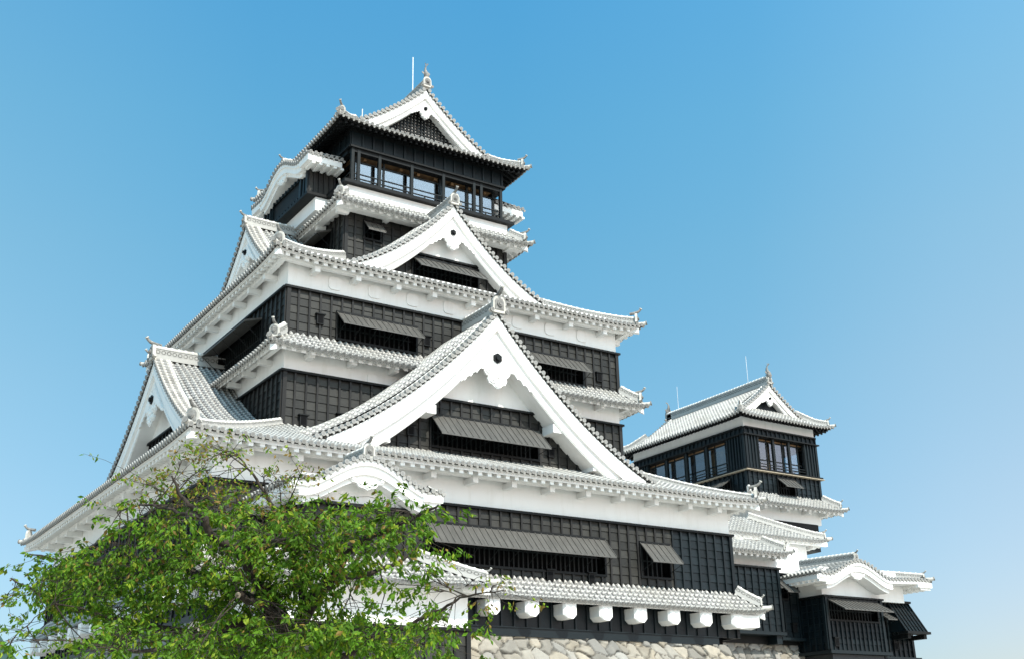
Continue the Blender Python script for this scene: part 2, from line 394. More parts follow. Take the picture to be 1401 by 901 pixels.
def eave_under(parent, fr, L, ov, zs, mat, rmat, raft=0.45, rw=0.19, purlin=True, brackets=None, fascia=0.22, bmat=None, hip=True):
    """soffit, fascia, rafters, purlin below one eave; zs(a,d) is the tile surface; brackets = list of a"""
    mb = MB(); na = max(2, int(L/0.8))
    def strip(d0, h0, d1, h1, mi=0):
        A = np.linspace(0, L, na+1); pts = []
        for a in A:
            def cl(d): return min(max(a, d), L-d) if hip else a
            pts += [fr(cl(d0), -d0, zs(a, d0)+h0), fr(cl(d1), -d1, zs(a, d1)+h1)]
        mb.add(pts, [(2*i, 2*i+1, 2*i+3, 2*i+2) for i in range(na)], mi)
    strip(0.19, -0.10, 0.19, -fascia); strip(0.19, -fascia, 0.27, -fascia); strip(0.27, -fascia, 0.27, -fascia+0.05)
    strip(0.27, -fascia+0.02, ov+0.06, -fascia+0.02); strip(0.19, -0.10, 0.16, -0.10)
    strip(0.06, -0.03, 0.165, -0.10, 2)  # dark strip painting the shade behind the tile ends
    if raft:
        for a in np.arange(raft*0.6, L-0.1, raft):
            if hip and (a < 0.25 or L-a < 0.25): continue
            e = ov+0.05 if not hip else min(ov+0.05, a+0.02, L-a+0.02)
            if e < 0.35: continue
            d0 = 0.25
            h0, h1 = -fascia-0.15, -fascia+0.03
            P = []
            for hh in (0, 1):
                for (x, d) in ((a-rw/2, d0), (a+rw/2, d0), (a+rw/2, e), (a-rw/2, e)):
                    P.append(fr(x, -d, zs(a, d) + (h1 if hh else h0)))
            mb.hexa(P, 1)
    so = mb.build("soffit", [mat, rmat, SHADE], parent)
    if purlin:
        mb = MB(); dp = ov*0.62; A = np.linspace(dp*0.9, L-dp*0.9, na+1); pts = []
        for a in A:
            z = zs(a, dp) - fascia - 0.13
            for (dd, hh) in ((dp-0.11, 0), (dp-0.11, -0.2), (dp+0.11, -0.2), (dp+0.11, 0)): pts.append(fr(a, -dd, z+hh))
        mb.add(pts, [(4*i+j, 4*i+(j+1) % 4, 4*i+4+(j+1) % 4, 4*i+4+j) for i in range(na) for j in range(4)], 0)
        mb.add(pts[:4], [(0,1,2,3)]); mb.add(pts[-4:], [(0,1,2,3)])
        mb.build("eave_beam", mat, parent)
    for a in (brackets or []):
        mb = MB(); dp = ov*0.62; z = zs(a, dp) - fascia - 0.15
        mb.box(a-0.125, a+0.125, -ov-0.05, -dp+0.2, z-0.42, z-0.17, 0, fr)
        mb.build("bracket", bmat or mat, parent)

def skirt(parent, er, ir, ze, zi, c=0.3, lift=0.18, lw=2.6, which='FLRB', wall=None, under=True, brackets={}, mat=PL, rmat=PL,
          hips=('FL', 'FR', 'BL', 'BR'), raft=0.45, oni_sz=0.6, purlin=True, fascia=0.22, ridge_w=0.26, ridge_h=0.34, rw=0.19, cut=None):
    """pent roof ring. er / ir = (x0,x1,y0,y1) of eave and of the inner top edge"""
    offs = {'F': ir[2]-er[2], 'B': er[3]-ir[3], 'L': ir[0]-er[0], 'R': er[1]-ir[1]}
    nb = {'F': ('L', 'R'), 'R': ('F', 'B'), 'B': ('R', 'L'), 'L': ('B', 'F')}
    sd_ = sides(*er); mb = MB(); zfun = {}
    for k in 'FRBL':
        fr, L = sd_[k]; D = offs[k]; H = zi-ze; lf = lift_fn(L, lift, lw)
        def zs(a, d, D=D, H=H, lf=lf):
            t = max(0, min(1.2, d/D)); return ze + H*((1-c)*t + c*t*t) + lf(a)*max(0, 1-t)**1.3
        zfun[k] = zs
        if k not in which: continue
        i0, i1 = offs[nb[k][0]], offs[nb[k][1]]
        nrow = int(round(L/TS)); sp = L/nrow
        for q in range(nrow):
            a = (q+0.5)*sp
            if cut and cut(k, a): continue
            dm = min(D, D*a/i0 if i0 > 1e-6 else D, D*(L-a)/i1 if i1 > 1e-6 else D)
            if dm < 0.12: continue
            n = max(2, int(dm/0.8)+2); ds = np.linspace(0, dm, n)
            slope = (zs(min(a+0.05, L), 0)-zs(max(a-0.05, 0), 0))/0.1
            path = [fr(a, -d, zs(a, d)) for d in ds]
            tile_row(mb, path, fr.ex + Z*slope, sp=sp)
    roof = mb.build("roof", TMATS, parent)
    x0, x1, y0, y1 = er; a0, a1, b0, b1 = ir
    cor = {'FL': ((x0,y0),(a0,b0),'F',0), 'FR': ((x1,y0),(a1,b0),'R',0), 'BL': ((x0,y1),(a0,b1),'L',0), 'BR': ((x1,y1),(a1,b1),'B',0)}
    for h in hips:
        e, i, k, aa = cor[h]; e = V3(*e, 0); i = V3(*i, 0); D = offs[k]; Lk = sd_[k][1]
        dd = nrm(e-i); span = np.linalg.norm(e-i)
        path = []
        for s_ in np.linspace(0.0, 1, 9):
            t0 = 0.45/span
            t = t0 + (1-t0)*s_
            p = e + (i-e)*t; z = zfun[k](D*t, D*t) + 0.06
            path.append(V3(p[0], p[1], z))
        ridge(path[::-1], ridge_w, ridge_h, "hip_ridge", roof)
        oni(path[0] + dd*0.08, dd, oni_sz, roof)
        corner_tip(V3(e[0], e[1], zfun[k](0, 0)+0.06), dd, roof)
    if under:
        for k in which:
            fr, L = sd_[k]
            ov = {'F': wall[2]-er[2], 'B': er[3]-wall[3], 'L': wall[0]-er[0], 'R': er[1]-wall[1]}[k]
            eave_under(roof, fr, L, ov, zfun[k], mat, rmat, raft=raft, brackets=brackets.get(k), purlin=purlin, fascia=fascia, rw=rw)
        for h in hips:      # corner rafters
            e, i, k, aa = cor[h]; e = V3(*e, 0); i = V3(*i, 0); dd = nrm(e-i); sdv = np.cross(Z, dd)
            mb = MB(); zz = zfun[k](0, 0) - fascia
            w = wall; cx = (w[0] if 'L' in h else w[1]); cy = (w[2] if 'F' in h else w[3])
            ln = np.linalg.norm(V3(cx, cy, 0)-e)
            fr2 = frame((e[0], e[1], 0), sdv, dd)
            D = offs[k]; zb = zfun[k](min(ln/1.41, D), min(ln/1.41, D)) - fascia
            P = [fr2(-0.13, -0.26, zz-0.20), fr2(0.13, -0.26, zz-0.20), fr2(0.13, -ln-0.1, zb-0.24), fr2(-0.13, -ln-0.1, zb-0.24),
                 fr2(-0.13, -0.26, zz+0.05), fr2(0.13, -0.26, zz+0.05), fr2(0.13, -ln-0.1, zb), fr2(-0.13, -ln-0.1, zb)]
            mb.hexa(P); mb.build("corner_rafter", rmat, roof)
    return roof, zfun

# ------------------------------------------------------------------ walls
def box_obj(name, x0, x1, y0, y1, z0, z1, mat, parent):
    mb = MB(); mb.box(x0, x1, y0, y1, z0, z1); return mb.build(name, mat, parent)

def clad(parent, fr, L, z0, z1, mat, holes=(), bs=0.52, bh=0.37, name="cladding", top=True, posts=(True, True), clip=None, x0=0.0, alt=None):
    """lapped boards with battens; x from x0 to x0+L in frame fr; holes = (xa,xb,za,zb)"""
    mb = MB(); n = max(1, int(round(L/bs))); xs = [x0 + L*i/n for i in range(n+1)]
    cuts = sorted(set(xs + [h for H in holes for h in H[:2] if x0 < h < x0+L]))
    nz = max(1, int(round((z1-z0)/bh))); zz = [z0 + (z1-z0)*i/nz for i in range(nz+1)]
    def mi(x): return 1 if (alt and x > alt) else 0
    for ci in range(len(cuts)-1):
        xa, xb = cuts[ci], cuts[ci+1]; xm = (xa+xb)/2
        for r in range(nz):
            segs = [(zz[r], zz[r+1])]
            for H in holes:
                if H[0] < xm < H[1]:
                    ns = []
                    for (p, q) in segs:
                        if H[3] <= p or H[2] >= q: ns.append((p, q)); continue
                        if p < H[2]: ns.append((p, H[2]))
                        if q > H[3]: ns.append((H[3], q))
                    segs = ns
            for (p, q) in segs:
                if q-p < 0.03: continue
                if clip:
                    lim = min(clip(xa), clip(xb))
                    if p >= lim: continue
                u = (ci+random.random()*0.2+0.3, r+0.5+ (7 if p != zz[r] else 0))
                jit = random.uniform(-0.006, 0.006)
                P = [fr(xa, -0.05, p), fr(xb, -0.05, p), fr(xb, 0.045+jit, p), fr(xa, 0.045+jit, p),
                     fr(xa, -0.05, q-0.004), fr(xb, -0.05, q-0.004), fr(xb, 0.012+jit, q-0.004), fr(xa, 0.012+jit, q-0.004)]
                mb.hexa(P, mi(xm), u)
    for i, x in enumerate(xs):
        if posts[0] and i == 0 or posts[1] and i == n: continue
        segs = [(z0, z1)]
        for H in holes:
            if H[0]-0.02 < x < H[1]+0.02:
                ns = []
                for (p, q) in segs:
                    if H[3] <= p or H[2] >= q: ns.append((p, q)); continue
                    if p < H[2]: ns.append((p, H[2]))
                    if q > H[3]: ns.append((H[3], q))
                segs = ns
        for (p, q) in segs:
            if clip: q = min(q, clip(x))
            if q-p < 0.05: continue
            mb.box(x-0.045, x+0.045, -0.03, 0.105, p, q, 2+mi(x), fr, (i+0.5, 99.5))
    for w, x in ((posts[0], x0), (posts[1], x0+L)):
        if w: mb.box(x-0.13 if x > x0 else x-0.05, x+0.05 if x > x0 else x+0.13, -0.06, 0.13, z0, z1, 2+mi(x), fr, (x+0.7, 98.5))
    if top: mb.box(x0-0.16 if posts[0] else x0, x0+L+0.16 if posts[1] else x0+L, -0.06, 0.19, z1, z1+0.10, 4, fr, (3.5, 97.5))
    return mb.build(name, [mat, NEW, BAT if mat is OLD else NEW, NEW, BLK], parent)

def window(parent, fr, x0, x1, zt, zb, awn=0.85, drop=0.72, bars=True, nrods=None, sill=True, mat=AW, depth=0.42, overx=0.06, name_aw="awning"):
    """recessed opening with lattice and a propped-open shutter"""
    mb = MB()
    t = 0.10
    for (a, b, c_, d_) in ((x0-t, x0, zb-t, zt+t), (x1, x1+t, zb-t, zt+t), (x0, x1, zb-t, zb), (x0, x1, zt, zt+t)):
        mb.box(a, b, -depth, 0.13, c_, d_, 0, fr)
    mb.build("window_frame", BLK, parent)
    mb = MB(); mb.box(x0, x1, -depth-0.06, -depth, zb, zt, 0, fr); mb.build("window_recess", DARK, parent)
    if bars:
        mb = MB()
        n = max(2, int((x1-x0)/0.24))
        for i in range(1, n):
            x = x0 + (x1-x0)*i/n; mb.box(x-0.035, x+0.035, -0.26, -0.18, zb, zt, 0, fr)
        mb.box(x0, x1, -0.255, -0.185, zb+(zt-zb)*0.5-0.03, zb+(zt-zb)*0.5+0.03, 0, fr)
        mb.build("lattice", FRAME, parent)
    # shutter
    mb = MB(); a, b = x0-overx, x1+overx
    P = []
    for h in (-0.045, 0.0):
        P += [fr(a, 0.12, zt+h), fr(b, 0.12, zt+h), fr(b, 0.12+awn, zt-drop+h), fr(a, 0.12+awn, zt-drop+h)]
    mb.hexa(P)
    n = max(3, int((b-a)/0.31))
    for i in range(n+1):
        x = a + (b-a)*i/n; w = 0.016
        mb.hexa([fr(x-w,0.12,zt), fr(x+w,0.12,zt), fr(x+w,0.12+awn,zt-drop), fr(x-w,0.12+awn,zt-drop),
                 fr(x-w,0.13,zt+0.03), fr(x+w,0.13,zt+0.03), fr(x+w,0.13+awn,zt-drop+0.03), fr(x-w,0.13+awn,zt-drop+0.03)])
    mb.build(name_aw, mat, parent)
    k = nrods if nrods is not None else max(2, int((b-a)/0.9))
    for i in range(k):
        x = a + (b-a)*(0.02 + 0.96*i/max(1, k-1))
        mb = MB(); mb.tube([fr(x, 0.02, zb + (zt-zb)*0.12), fr(x, 0.10+awn*0.97, zt-drop*0.97-0.05)], 0.014, 5, 0)
        mb.build("prop_rod", FRAME, parent)

def loophole(parent, fr, x, z, mat=BLK):
    mb = MB(); mb.box(x-0.17, x+0.17, 0.02, 0.17, z-0.22, z+0.22, 0, fr); mb.box(x-0.23, x+0.23, 0.0, 0.24, z+0.22, z+0.27, 0, fr)
    mb.box(x-0.12, x+0.12, 0.17, 0.18, z-0.17, z+0.16, 1, fr)
    mb.build("loophole", [mat, DARK], parent)

# ------------------------------------------------------------------ gables
def blob(cx, cz, r, n=10, ph=0): return [(cx + r*math.cos(2*math.pi*i/n+ph), cz + r*math.sin(2*math.pi*i/n+ph)) for i in range(n)]
def pendant(parent, fr, z, s, y, boss=True, fins=None):
    """carved plaster pendant below the peak: outline of several lobes; fins = profile function for side carvings"""
    mb = MB()
    half = [(0.0,0.55),(0.30,0.55),(0.42,0.30),(0.36,0.10),(0.50,0.02),(0.68,-0.10),(0.78,-0.32),(0.74,-0.55),(0.60,-0.72),(0.52,-0.72),(0.56,-0.90),(0.46,-1.10),(0.28,-1.16),(0.20,-1.24),(0.08,-1.33),(0.0,-1.35)]
    out = half + [(-x, zz) for x, zz in half[::-1][1:-1]]
    mb.prism([(x*s, z+zz*s) for x, zz in out], fr, y-0.10, y, 0)
    for (cx, cz, r) in ((0.44,-0.38,0.26), (-0.44,-0.38,0.26), (0.28,-0.86,0.22), (-0.28,-0.86,0.22), (0,-0.55,0.24), (0,-1.1,0.18)):
        mb.prism(blob(cx*s, z+cz*s, r*s, 12), fr, y, y+0.05, 0)
        mb.prism(blob(cx*s, z+cz*s, r*s*0.45, 10), fr, y+0.05, y+0.09, 0)
    if fins:
        for sg in (-1, 1):
            lo = []; up = []
            m = 15
            for i in range(m+1):
                q = s*(0.35 + 1.75*i/m); zt = fins(q); wv = 0.62*s*(1-i/m)**1.3+0.06 + (0.10*s if i % 3 == 1 else 0)
                up.append((sg*q, zt+0.08)); lo.append((sg*q*(1.0), zt-wv))
            mb.prism(up + lo[::-1], fr, y-0.06, y+0.02, 0)
    p = mb.build("pendant", PL, parent)
    if boss:
        mb = MB(); r = 0.27*s; mb.prism(blob(0, z+0.22*s, r, 6, math.pi/6), fr, y, y+0.07, 0)
        mb.tube([fr(0, y+0.06, z+0.22*s), fr(0, y+0.16, z+0.22*s)], r*0.5, 8, 0)
        mb.build("boss", BLK, parent)

def prof_fn(zr, H, Q, c):
    def f(q):
        t = abs(q)/Q; return zr - H*((1+c)*t - c*t*t)
    return f
def band(mb, f, q0, q1, off_top, off_bot, fr, ya, yb, n=16, mat=0, flare=0.0):
    """curved board following profile f on both sides, between two vertical offsets below it"""
    for sg in (-1, 1):
        qs = np.linspace(q0, q1, n+1); pts = []
        for i, q in enumerate(qs):
            w = 1 + flare*(i/n)
            for (y, o) in ((ya, off_top), (yb, off_top), (yb, off_bot*w), (ya, off_bot*w)): pts.append(fr(sg*q, y, f(q)-o))
        mb.add(pts, [(4*i+j, 4*i+(j+1) % 4, 4*i+4+(j+1) % 4, 4*i+4+j) for i in range(n) for j in range(4)], mat)
        mb.add(pts[-4:], [(0,1,2,3)], mat)
def verge(parent, fr, f, Q, mb=None, depth=0.72, mats=TMATS, name="verge_tiles", ridge_back=True):
    """short tiles along the gable edge with round ends to the front, plus the descending ridge behind"""
    mb = MB()
    for sg in (-1, 1):
        q = 0.15; qs = []
        while q < Q:
            qs.append(q); sl = (f(q+0.02)-f(q))/0.02; q += 0.30/math.sqrt(1+sl*sl)
        for q in qs:
            sl = (f(q+0.02)-f(q-0.02))/0.04
            t = nrm(fr.ex*sg + Z*sl)
            path = [fr(sg*q, y, f(q)+0.07) for y in (0.0, -depth)]
            tile_row(mb, path, t, r=0.095, sp=0.30, cap=True, lip=True, capr=0.102)
    return mb.build(name, mats, parent)
def gable(parent, o, ex, out, zr, H, Q, c, depth, wall_y=0.95, board=(0.16, 0.62, 1.15), pend=0.75, roll=0.5, rows=True, back_fn=None, ridge_h=0.62, ridge_len=None,
          oni_sz=0.95, verge_d=0.72, tymp=True, tymp_z=None, qb=None, hole=None, row_start=None, plaster_bottom=None, gname="gable", tymp_mat=None, horn=True, oniz=0.25, qlim=None):
    fr = frame(o, ex, out); f = prof_fn(zr, H, Q, c); Q = qlim or Q; qb = qb or Q-0.45
    mb = MB()
    if rows:
        r0 = (row_start or verge_d) + TS/2
        for r in np.arange(r0, depth, TS):
            for sg in (-1, 1):
                n = 9; qs = np.linspace(Q, 0.05, n)
                k_ = min(1, max(0, (r-0.35)/1.35)); up = roll*(1-(1-k_)**2); sl_ = roll*2*(1-k_)/1.35 if k_ < 1 else 0
                path = [fr(sg*q, -r, f(q) + up*min(1, q/1.6)) for q in qs]
                tile_row(mb, path, nrm(fr.out - Z*sl_*0.8), cap=True, lip=False)
    else:
        mb.box(-0.1, 0.1, -0.6, -0.3, f(0)-0.2, f(0)-0.1, 1, fr)
    g = mb.build(gname, TMATS, parent)
    verge(g, fr, f, Q, depth=verge_d)
    for sg in (-1, 1):
        qs = np.linspace(0.1, Q-0.35, 10)
        ridge([fr(sg*q, -verge_d-0.02, f(q)+0.05) for q in qs], 0.16, 0.10, "verge_ridge", g)
    # boards
    mb = MB(); b0, b1, b2 = board
    band(mb, f, 0.0, qb, b0-0.13, b1, fr, -wall_y, -0.10, flare=0.10)
    mb.build("bargeboard", PL, g)
    mb = MB()
    band(mb, f, 0.0, qb-0.15, b1-0.05, b2, fr, -wall_y, -0.24, flare=0.10)
    mb.build("bargeboard", PL, g)
    mb = MB()
    band(mb, f, 0.0, qb-0.1, b1*0.52, b1*0.57, fr, -0.10, -0.075, flare=0.1); band(mb, f, 0.0, qb-0.3, b2-0.14, b2-0.06, fr, -0.24, -0.20, flare=0.1)
    mb.build("moulding", PL, g)
    if tymp:
        qs = np.linspace(-Q*0.93, Q*0.93, 41); poly = [(q, f(q)-b1*0.7) for q in qs]
        zb = plaster_bottom if plaster_bottom is not None else f(Q*0.93)-b1
        poly = [(q, z) for q, z in poly if z > zb]
        poly = poly + [(poly[-1][0], zb), (poly[0][0], zb)]
        mb = MB(); mb.prism(poly, fr, -wall_y-0.25, -wall_y, 0); mb.build("gable_wall", tymp_mat or PL, g)
    if pend:
        zc = f(0)-b2-1.05*pend; e = 1.25*pend
        mb = MB(); mb.prism([(-e, f(e)-b2+0.1), (0, f(0)-b2+0.1), (e, f(e)-b2+0.1), (0.4*pend, zc+0.25*pend), (-0.4*pend, zc+0.25*pend)], fr, -0.32, -0.22, 0); mb.build("bargeboard", PL, g)
        pendant(g, fr, zc, pend, -0.16, fins=lambda q: f(q)-b2+0.02)
    rl = ridge_len or depth
    ridge([fr(0, -0.05, zr+0.05), fr(0, -rl*0.35, zr+0.02), fr(0, -rl*0.7, zr+0.02), fr(0, -rl, zr+0.05)], 0.42, ridge_h, "ridge", g)
    oni(fr(0, 0.02, zr+oniz), fr.out, oni_sz, g, horn=horn)
    return g, fr, f

def kara_fn(zc, h, half, hw):
    """undulating gable profile: flat ends, hump of height h and half width hw"""
    def f(q):
        a = abs(q)/hw
        if a >= 1: return zc + 0.10*min(1, (a-1)*1.2)
        return zc + h*(0.5+0.5*math.cos(math.pi*a))**0.85
    return f
def kara(parent, o, ex, out, f, q0, q1, depth, wall_y=0.9, back_rise=0.0, hw=2.4, pend=0.6, name="curved_gable", ridge_on=True, oni_sz=0.55, mats=TMATS, ridge_d=None, under=PL):
    fr = frame(o, ex, out); mb = MB()
    q = q0 + TS/2
    while q < q1:
        sl = (f(q+0.02)-f(q-0.02))/0.04
        t = nrm(fr.ex + Z*sl)
        n = max(2, int(depth/0.8)+1)
        path = [fr(q, -y, f(q)+0.05 + back_rise*y) for y in np.linspace(0, depth, n)]
        tile_row(mb, path, t)
        q += TS/math.sqrt(1+sl*sl)
    g = mb.build(name, mats, parent)
    def strip2(m, a, b, o0, o1, ya, yb):
        qs = np.linspace(a, b, 45); pts = []
        for q in qs:
            for (y, o_) in ((ya, o0), (yb, o0), (yb, o1), (ya, o1)): pts.append(fr(q, y, f(q)-o_))
        m.add(pts, [(4*i+j, 4*i+(j+1) % 4, 4*i+4+(j+1) % 4, 4*i+4+j) for i in range(44) for j in range(4)], 0)
        m.add(pts[:4], [(0,1,2,3)]); m.add(pts[-4:], [(0,1,2,3)])
    m = MB(); strip2(m, q0+0.02, q1-0.02, 0.0, 0.20, -wall_y, -0.06); m.build("eave_board", under, g)
    m = MB(); strip2(m, -hw*1.08, hw*1.08, 0.20, 0.52, -wall_y, -0.14); m.build("bargeboard", under, g)
    m = MB(); strip2(m, -hw*1.0, hw*1.0, 0.52, 0.72, -wall_y, -0.30); m.build("bargeboard", under, g)
    if pend:
        m = MB(); z = f(0)-0.62; s = pend
        half = [(0,0.15),(1.5,0.02),(1.25,-0.12),(1.0,-0.08),(0.85,-0.26),(0.6,-0.28),(0.45,-0.48),(0.2,-0.52),(0,-0.62)]
        m.prism([(x*s, z+zz*s) for x, zz in half + [(-x, zz) for x, zz in half[::-1][1:-1]]], fr, -0.36, -0.24, 0)
        for (cx, cz, r) in ((0.35,-0.2,0.16), (-0.35,-0.2,0.16), (0,-0.36,0.16), (0.8,-0.08,0.1), (-0.8,-0.08,0.1)):
            m.prism(blob(cx*s, z+cz*s, r*s, 10), fr, -0.24, -0.19, 0)
        m.build("pendant", under, g)
    if ridge_on:
        rd = ridge_d or depth
        ridge([fr(0, -0.25, f(0)+0.12), fr(0, -rd*0.5, f(0)+0.12+back_rise*rd*0.5), fr(0, -rd, f(0)+0.12+back_rise*rd)], 0.3, 0.42, "ridge", g)
        oni(fr(0, -0.2, f(0)+0.15), fr.out, oni_sz, g)
    return g, fr

def fish(pos, fr_dir, s, parent):
    """roof fish standing on its head: curved tapering body, tail fan, side fins"""
    mb = MB(); d = nrm(V3(*fr_dir)); sdv = np.cross(Z, d); fr = frame(pos, sdv, d)
    path = [fr(0, 0.10*s, 0.0), fr(0, 0.16*s, 0.14*s), fr(0, 0.12*s, 0.34*s), fr(0, 0.0, 0.55*s), fr(0, -0.06*s, 0.75*s), fr(0, -0.02*s, 0.92*s), fr(0, 0.06*s, 1.04*s)]
    mb.tube(path, [0.17*s, 0.21*s, 0.18*s, 0.135*s, 0.095*s, 0.06*s, 0.03*s], 8, 0)
    for sg in (-1, 1):
        mb.add([fr(0.02*sg*s, 0.04*s, 0.98*s), fr(0.16*sg*s, 0.16*s, 1.18*s), fr(0.05*sg*s, 0.12*s, 1.22*s), fr(0.0, 0.06*s, 1.08*s), fr(0.02*sg*s, -0.02*s, 1.0*s), fr(0.12*sg*s, -0.06*s, 1.1*s)],
               [(0,1,2,3), (3,2,1,0), (0,5,4), (4,5,0)], 0)
        mb.hexa([fr(sg*0.13*s, 0.1*s, 0.2*s), fr(sg*0.15*s, 0.14*s, 0.2*s), fr(sg*0.34*s, 0.06*s, 0.42*s), fr(sg*0.33*s, 0.02*s, 0.42*s),
                 fr(sg*0.12*s, 0.06*s, 0.36*s), fr(sg*0.14*s, 0.1*s, 0.36*s), fr(sg*0.28*s, 0.05*s, 0.54*s), fr(sg*0.27*s, 0.01*s, 0.54*s)])
    for i in range(5):
        p = path[1]*(1-i/5) + path[5]*(i/5); mb.box(-0.02*s, 0.02*s, -0.24*s+0.02*i*s, 0, 0.22*s+0.14*i*s, 0.30*s+0.14*i*s, 0, fr)
    mb.build("roof_fish", GT, parent)

# ------------------------------------------------------------------ ground and hill
def tagk(o, kind): o["kind"] = kind; return o
mb = MB(); n = 48; R_ = 6000
mb.add([(0,0,-1.82)] + [(R_*math.cos(2*math.pi*i/n), R_*math.sin(2*math.pi*i/n), -1.82) for i in range(n)], [(0, 1+i, 1+(i+1) % n) for i in range(n)])
tagk(mb.build("ground", GROUND), "structure")
def hill():
    mb = MB(); nx, ny = 70, 40; az = YAW - math.atan(760/FPX); c = CAM + 4200*V3(math.sin(az), math.cos(az), 0)
    t = V3(math.cos(az), -math.sin(az), 0); d = V3(math.sin(az), math.cos(az), 0); pts = []
    for j in range(ny):
        for i in range(nx):
            x = -900 + 1800*i/(nx-1); y = -700 + 1400*j/(ny-1)
            h = 560*math.exp(-((x/330)**2 + (y/420)**2)) + 12*math.sin(x*0.03+y*0.013) + 9*math.sin(x*0.07-y*0.05)
            p = c + t*x + d*y; pts.append((p[0], p[1], max(-1.9, -40+h)))
    mb.add(pts, [(j*nx+i, j*nx+i+1, (j+1)*nx+i+1, (j+1)*nx+i) for j in range(ny-1) for i in range(nx-1)], 0, None, True)
    tagk(mb.build("hills", HILLM), "structure")
hill()

# ------------------------------------------------------------------ stone foundation walls
def stone_face(mb, fr, L, z0, z1, batter, cell, res, seed):
    """dry-stone face: jittered cells give each stone its own bulge, joint and colour"""
    r = np.random.default_rng(seed)
    nx = int(L/res)+1; nz = int((z1-z0)/res)+1
    X = np.linspace(0, L, nx); Zz = np.linspace(z0, z1, nz)
    gx = int(L/cell)+3; gz = int((z1-z0)/(cell*0.8))+3
    cx = (np.arange(gx)[:, None]-1 + 0.5 + r.uniform(-0.44, 0.44, (gx, gz)) + 0.5*(np.arange(gz)[None, :] % 2))*cell
    cz = z0 + (np.arange(gz)[None, :]-1 + 0.5 + r.uniform(-0.40, 0.40, (gx, gz)))*cell*0.8
    tone = r.uniform(0.6, 1.15, (gx, gz)); warm = r.uniform(-1, 1, (gx, gz)); dark = r.random((gx, gz)) < 0.07
    tl = r.uniform(-0.18, 0.18, (gx, gz, 2)); prz = r.uniform(0.0, 0.07, (gx, gz))
    pts = []; cols = []
    xx, zz = np.meshgrid(X, Zz)
    wx = xx + 0.07*np.sin(zz*7+xx*3) + 0.04*np.sin(xx*13.0+zz*5); wz = zz + 0.06*np.sin(xx*6+1) + 0.03*np.sin(zz*17+xx*9)
    best = np.full(xx.shape, 9e9); sec = np.full(xx.shape, 9e9); idx = np.zeros(xx.shape, int)
    flat = lambda A: A.reshape(-1)
    fcx, fcz = flat(cx), flat(cz)
    ii = np.clip((wx/cell).astype(int)+1, 0, gx-1); jj = np.clip(((wz-z0)/(cell*0.8)).astype(int)+1, 0, gz-1)
    for di in range(-2, 3):
        for dj in range(-2, 3):
            a = np.clip(ii+di, 0, gx-1); b = np.clip(jj+dj, 0, gz-1); k = a*gz+b
            d = np.maximum(np.abs(wx-fcx[k])*0.9, np.abs(wz-fcz[k])*1.1)*0.45 + np.hypot(wx-fcx[k], (wz-fcz[k])*1.15)*0.55
            new = d < best - 1e-9
            dup = k == idx
            sec = np.where(new, np.where(dup, sec, best), np.where((d < sec) & ~dup, d, sec)); idx = np.where(new, k, idx); best = np.where(new, d, best)
    edge = sec-best
    bul = np.clip(edge/(0.14*cell/0.6), 0, 1)**0.75
    t1 = tl.reshape(-1, 2)
    y = 0.10*bul + flat(prz)[idx]*1.3 + t1[idx, 0]*(wx-fcx[idx])*0.5 + t1[idx, 1]*(wz-fcz[idx])*0.5
    H = z1-z0
    yb = batter*((z1-zz)/H)**1.25
    tn = flat(tone)[idx]*np.where(flat(dark)[idx], 0.5, 1.0); wm = flat(warm)[idx]
    jm = np.clip(edge/0.055, 0.10, 1)
    base = np.stack([(0.33+0.03*wm)*tn*jm, (0.302+0.008*wm)*tn*jm, (0.255-0.02*wm)*tn*jm], -1)
    for j in range(nz):
        for i in range(nx):
            pts.append(fr(X[i], yb[j, i]+y[j, i], Zz[j])); cols.append((*base[j, i], 1))
    o = len(mb.v)
    mb.add(pts, [(j*nx+i, j*nx+i+1, (j+1)*nx+i+1, (j+1)*nx+i) for j in range(nz-1) for i in range(nx-1)], 0, None, True)
    mb.col = (mb.col or []) + cols
def stone_base(x0, x1, y0, y1, zt, bat, label, seed, ztop_fine=2.2):
    mb = MB(); mb.col = []
    sd_ = sides(x0, x1, y0, y1)
    fr, L = sd_['F']
    # the face leans outward to the sides too, so widen it downwards
    def face(k):
        fr, L = sd_[k]
        def f2(a, y, z):
            w = 0.62*(zt-z)*bat/2.2
            return fr(-w + a*(L+2*w)/L, y, z)
        return f2, L
    for k, cell, res in (('F', 0.66, 0.04), ('L', 0.85, 0.11), ('R', 0.8, 0.16)):
        f2, L = face(k)
        if k == 'F':
            stone_face(mb, f2, L, zt-ztop_fine, zt, bat*0.30, cell, res, seed)
        else:
            stone_face(mb, f2, L, zt-ztop_fine, zt, bat*0.30, cell, res, seed+1)
        def f3(a, y, z, f2=f2): return f2(a, y+bat*0.30, z)
        stone_face(mb, f3, L, -1.9, zt-ztop_fine, bat*0.70, cell, 0.2, seed+2)
    top = [sd_['F'][0](0,-0.05,zt-0.02), sd_['R'][0](0,-0.05,zt-0.02), sd_['B'][0](0,0,zt-0.02), sd_['L'][0](0,-0.05,zt-0.02)]
    mb.add(top, [(0,1,2,3)]); mb.col += [(0.3,0.28,0.25,1)]*4
    o = mb.build("stone_wall", ST); o["label"] = label; o["category"] = "stone wall"
    return o
stone_base(-12.9, 12.2, 0.05, 24.6, 4.66, 2.4, "large sloping wall of pale fitted stones under the main keep's black ledge", 3)
stone_base(12.6, 30.5, 6.9, 26, 5.75, 1.6, "shaded low stone wall under the smaller keep, right of the main stone wall", 11, 1.6)

# ------------------------------------------------------------------ MAIN KEEP
K = empty("castle_keep", (0.3, 12.2, 4.66))
K["label"] = "tallest white and black castle keep with stacked tiled roofs and big triangular gables"; K["category"] = "castle"
K.matrix_world = Matrix.Translation((0.3, 12.2, 4.66))
_keepers = []
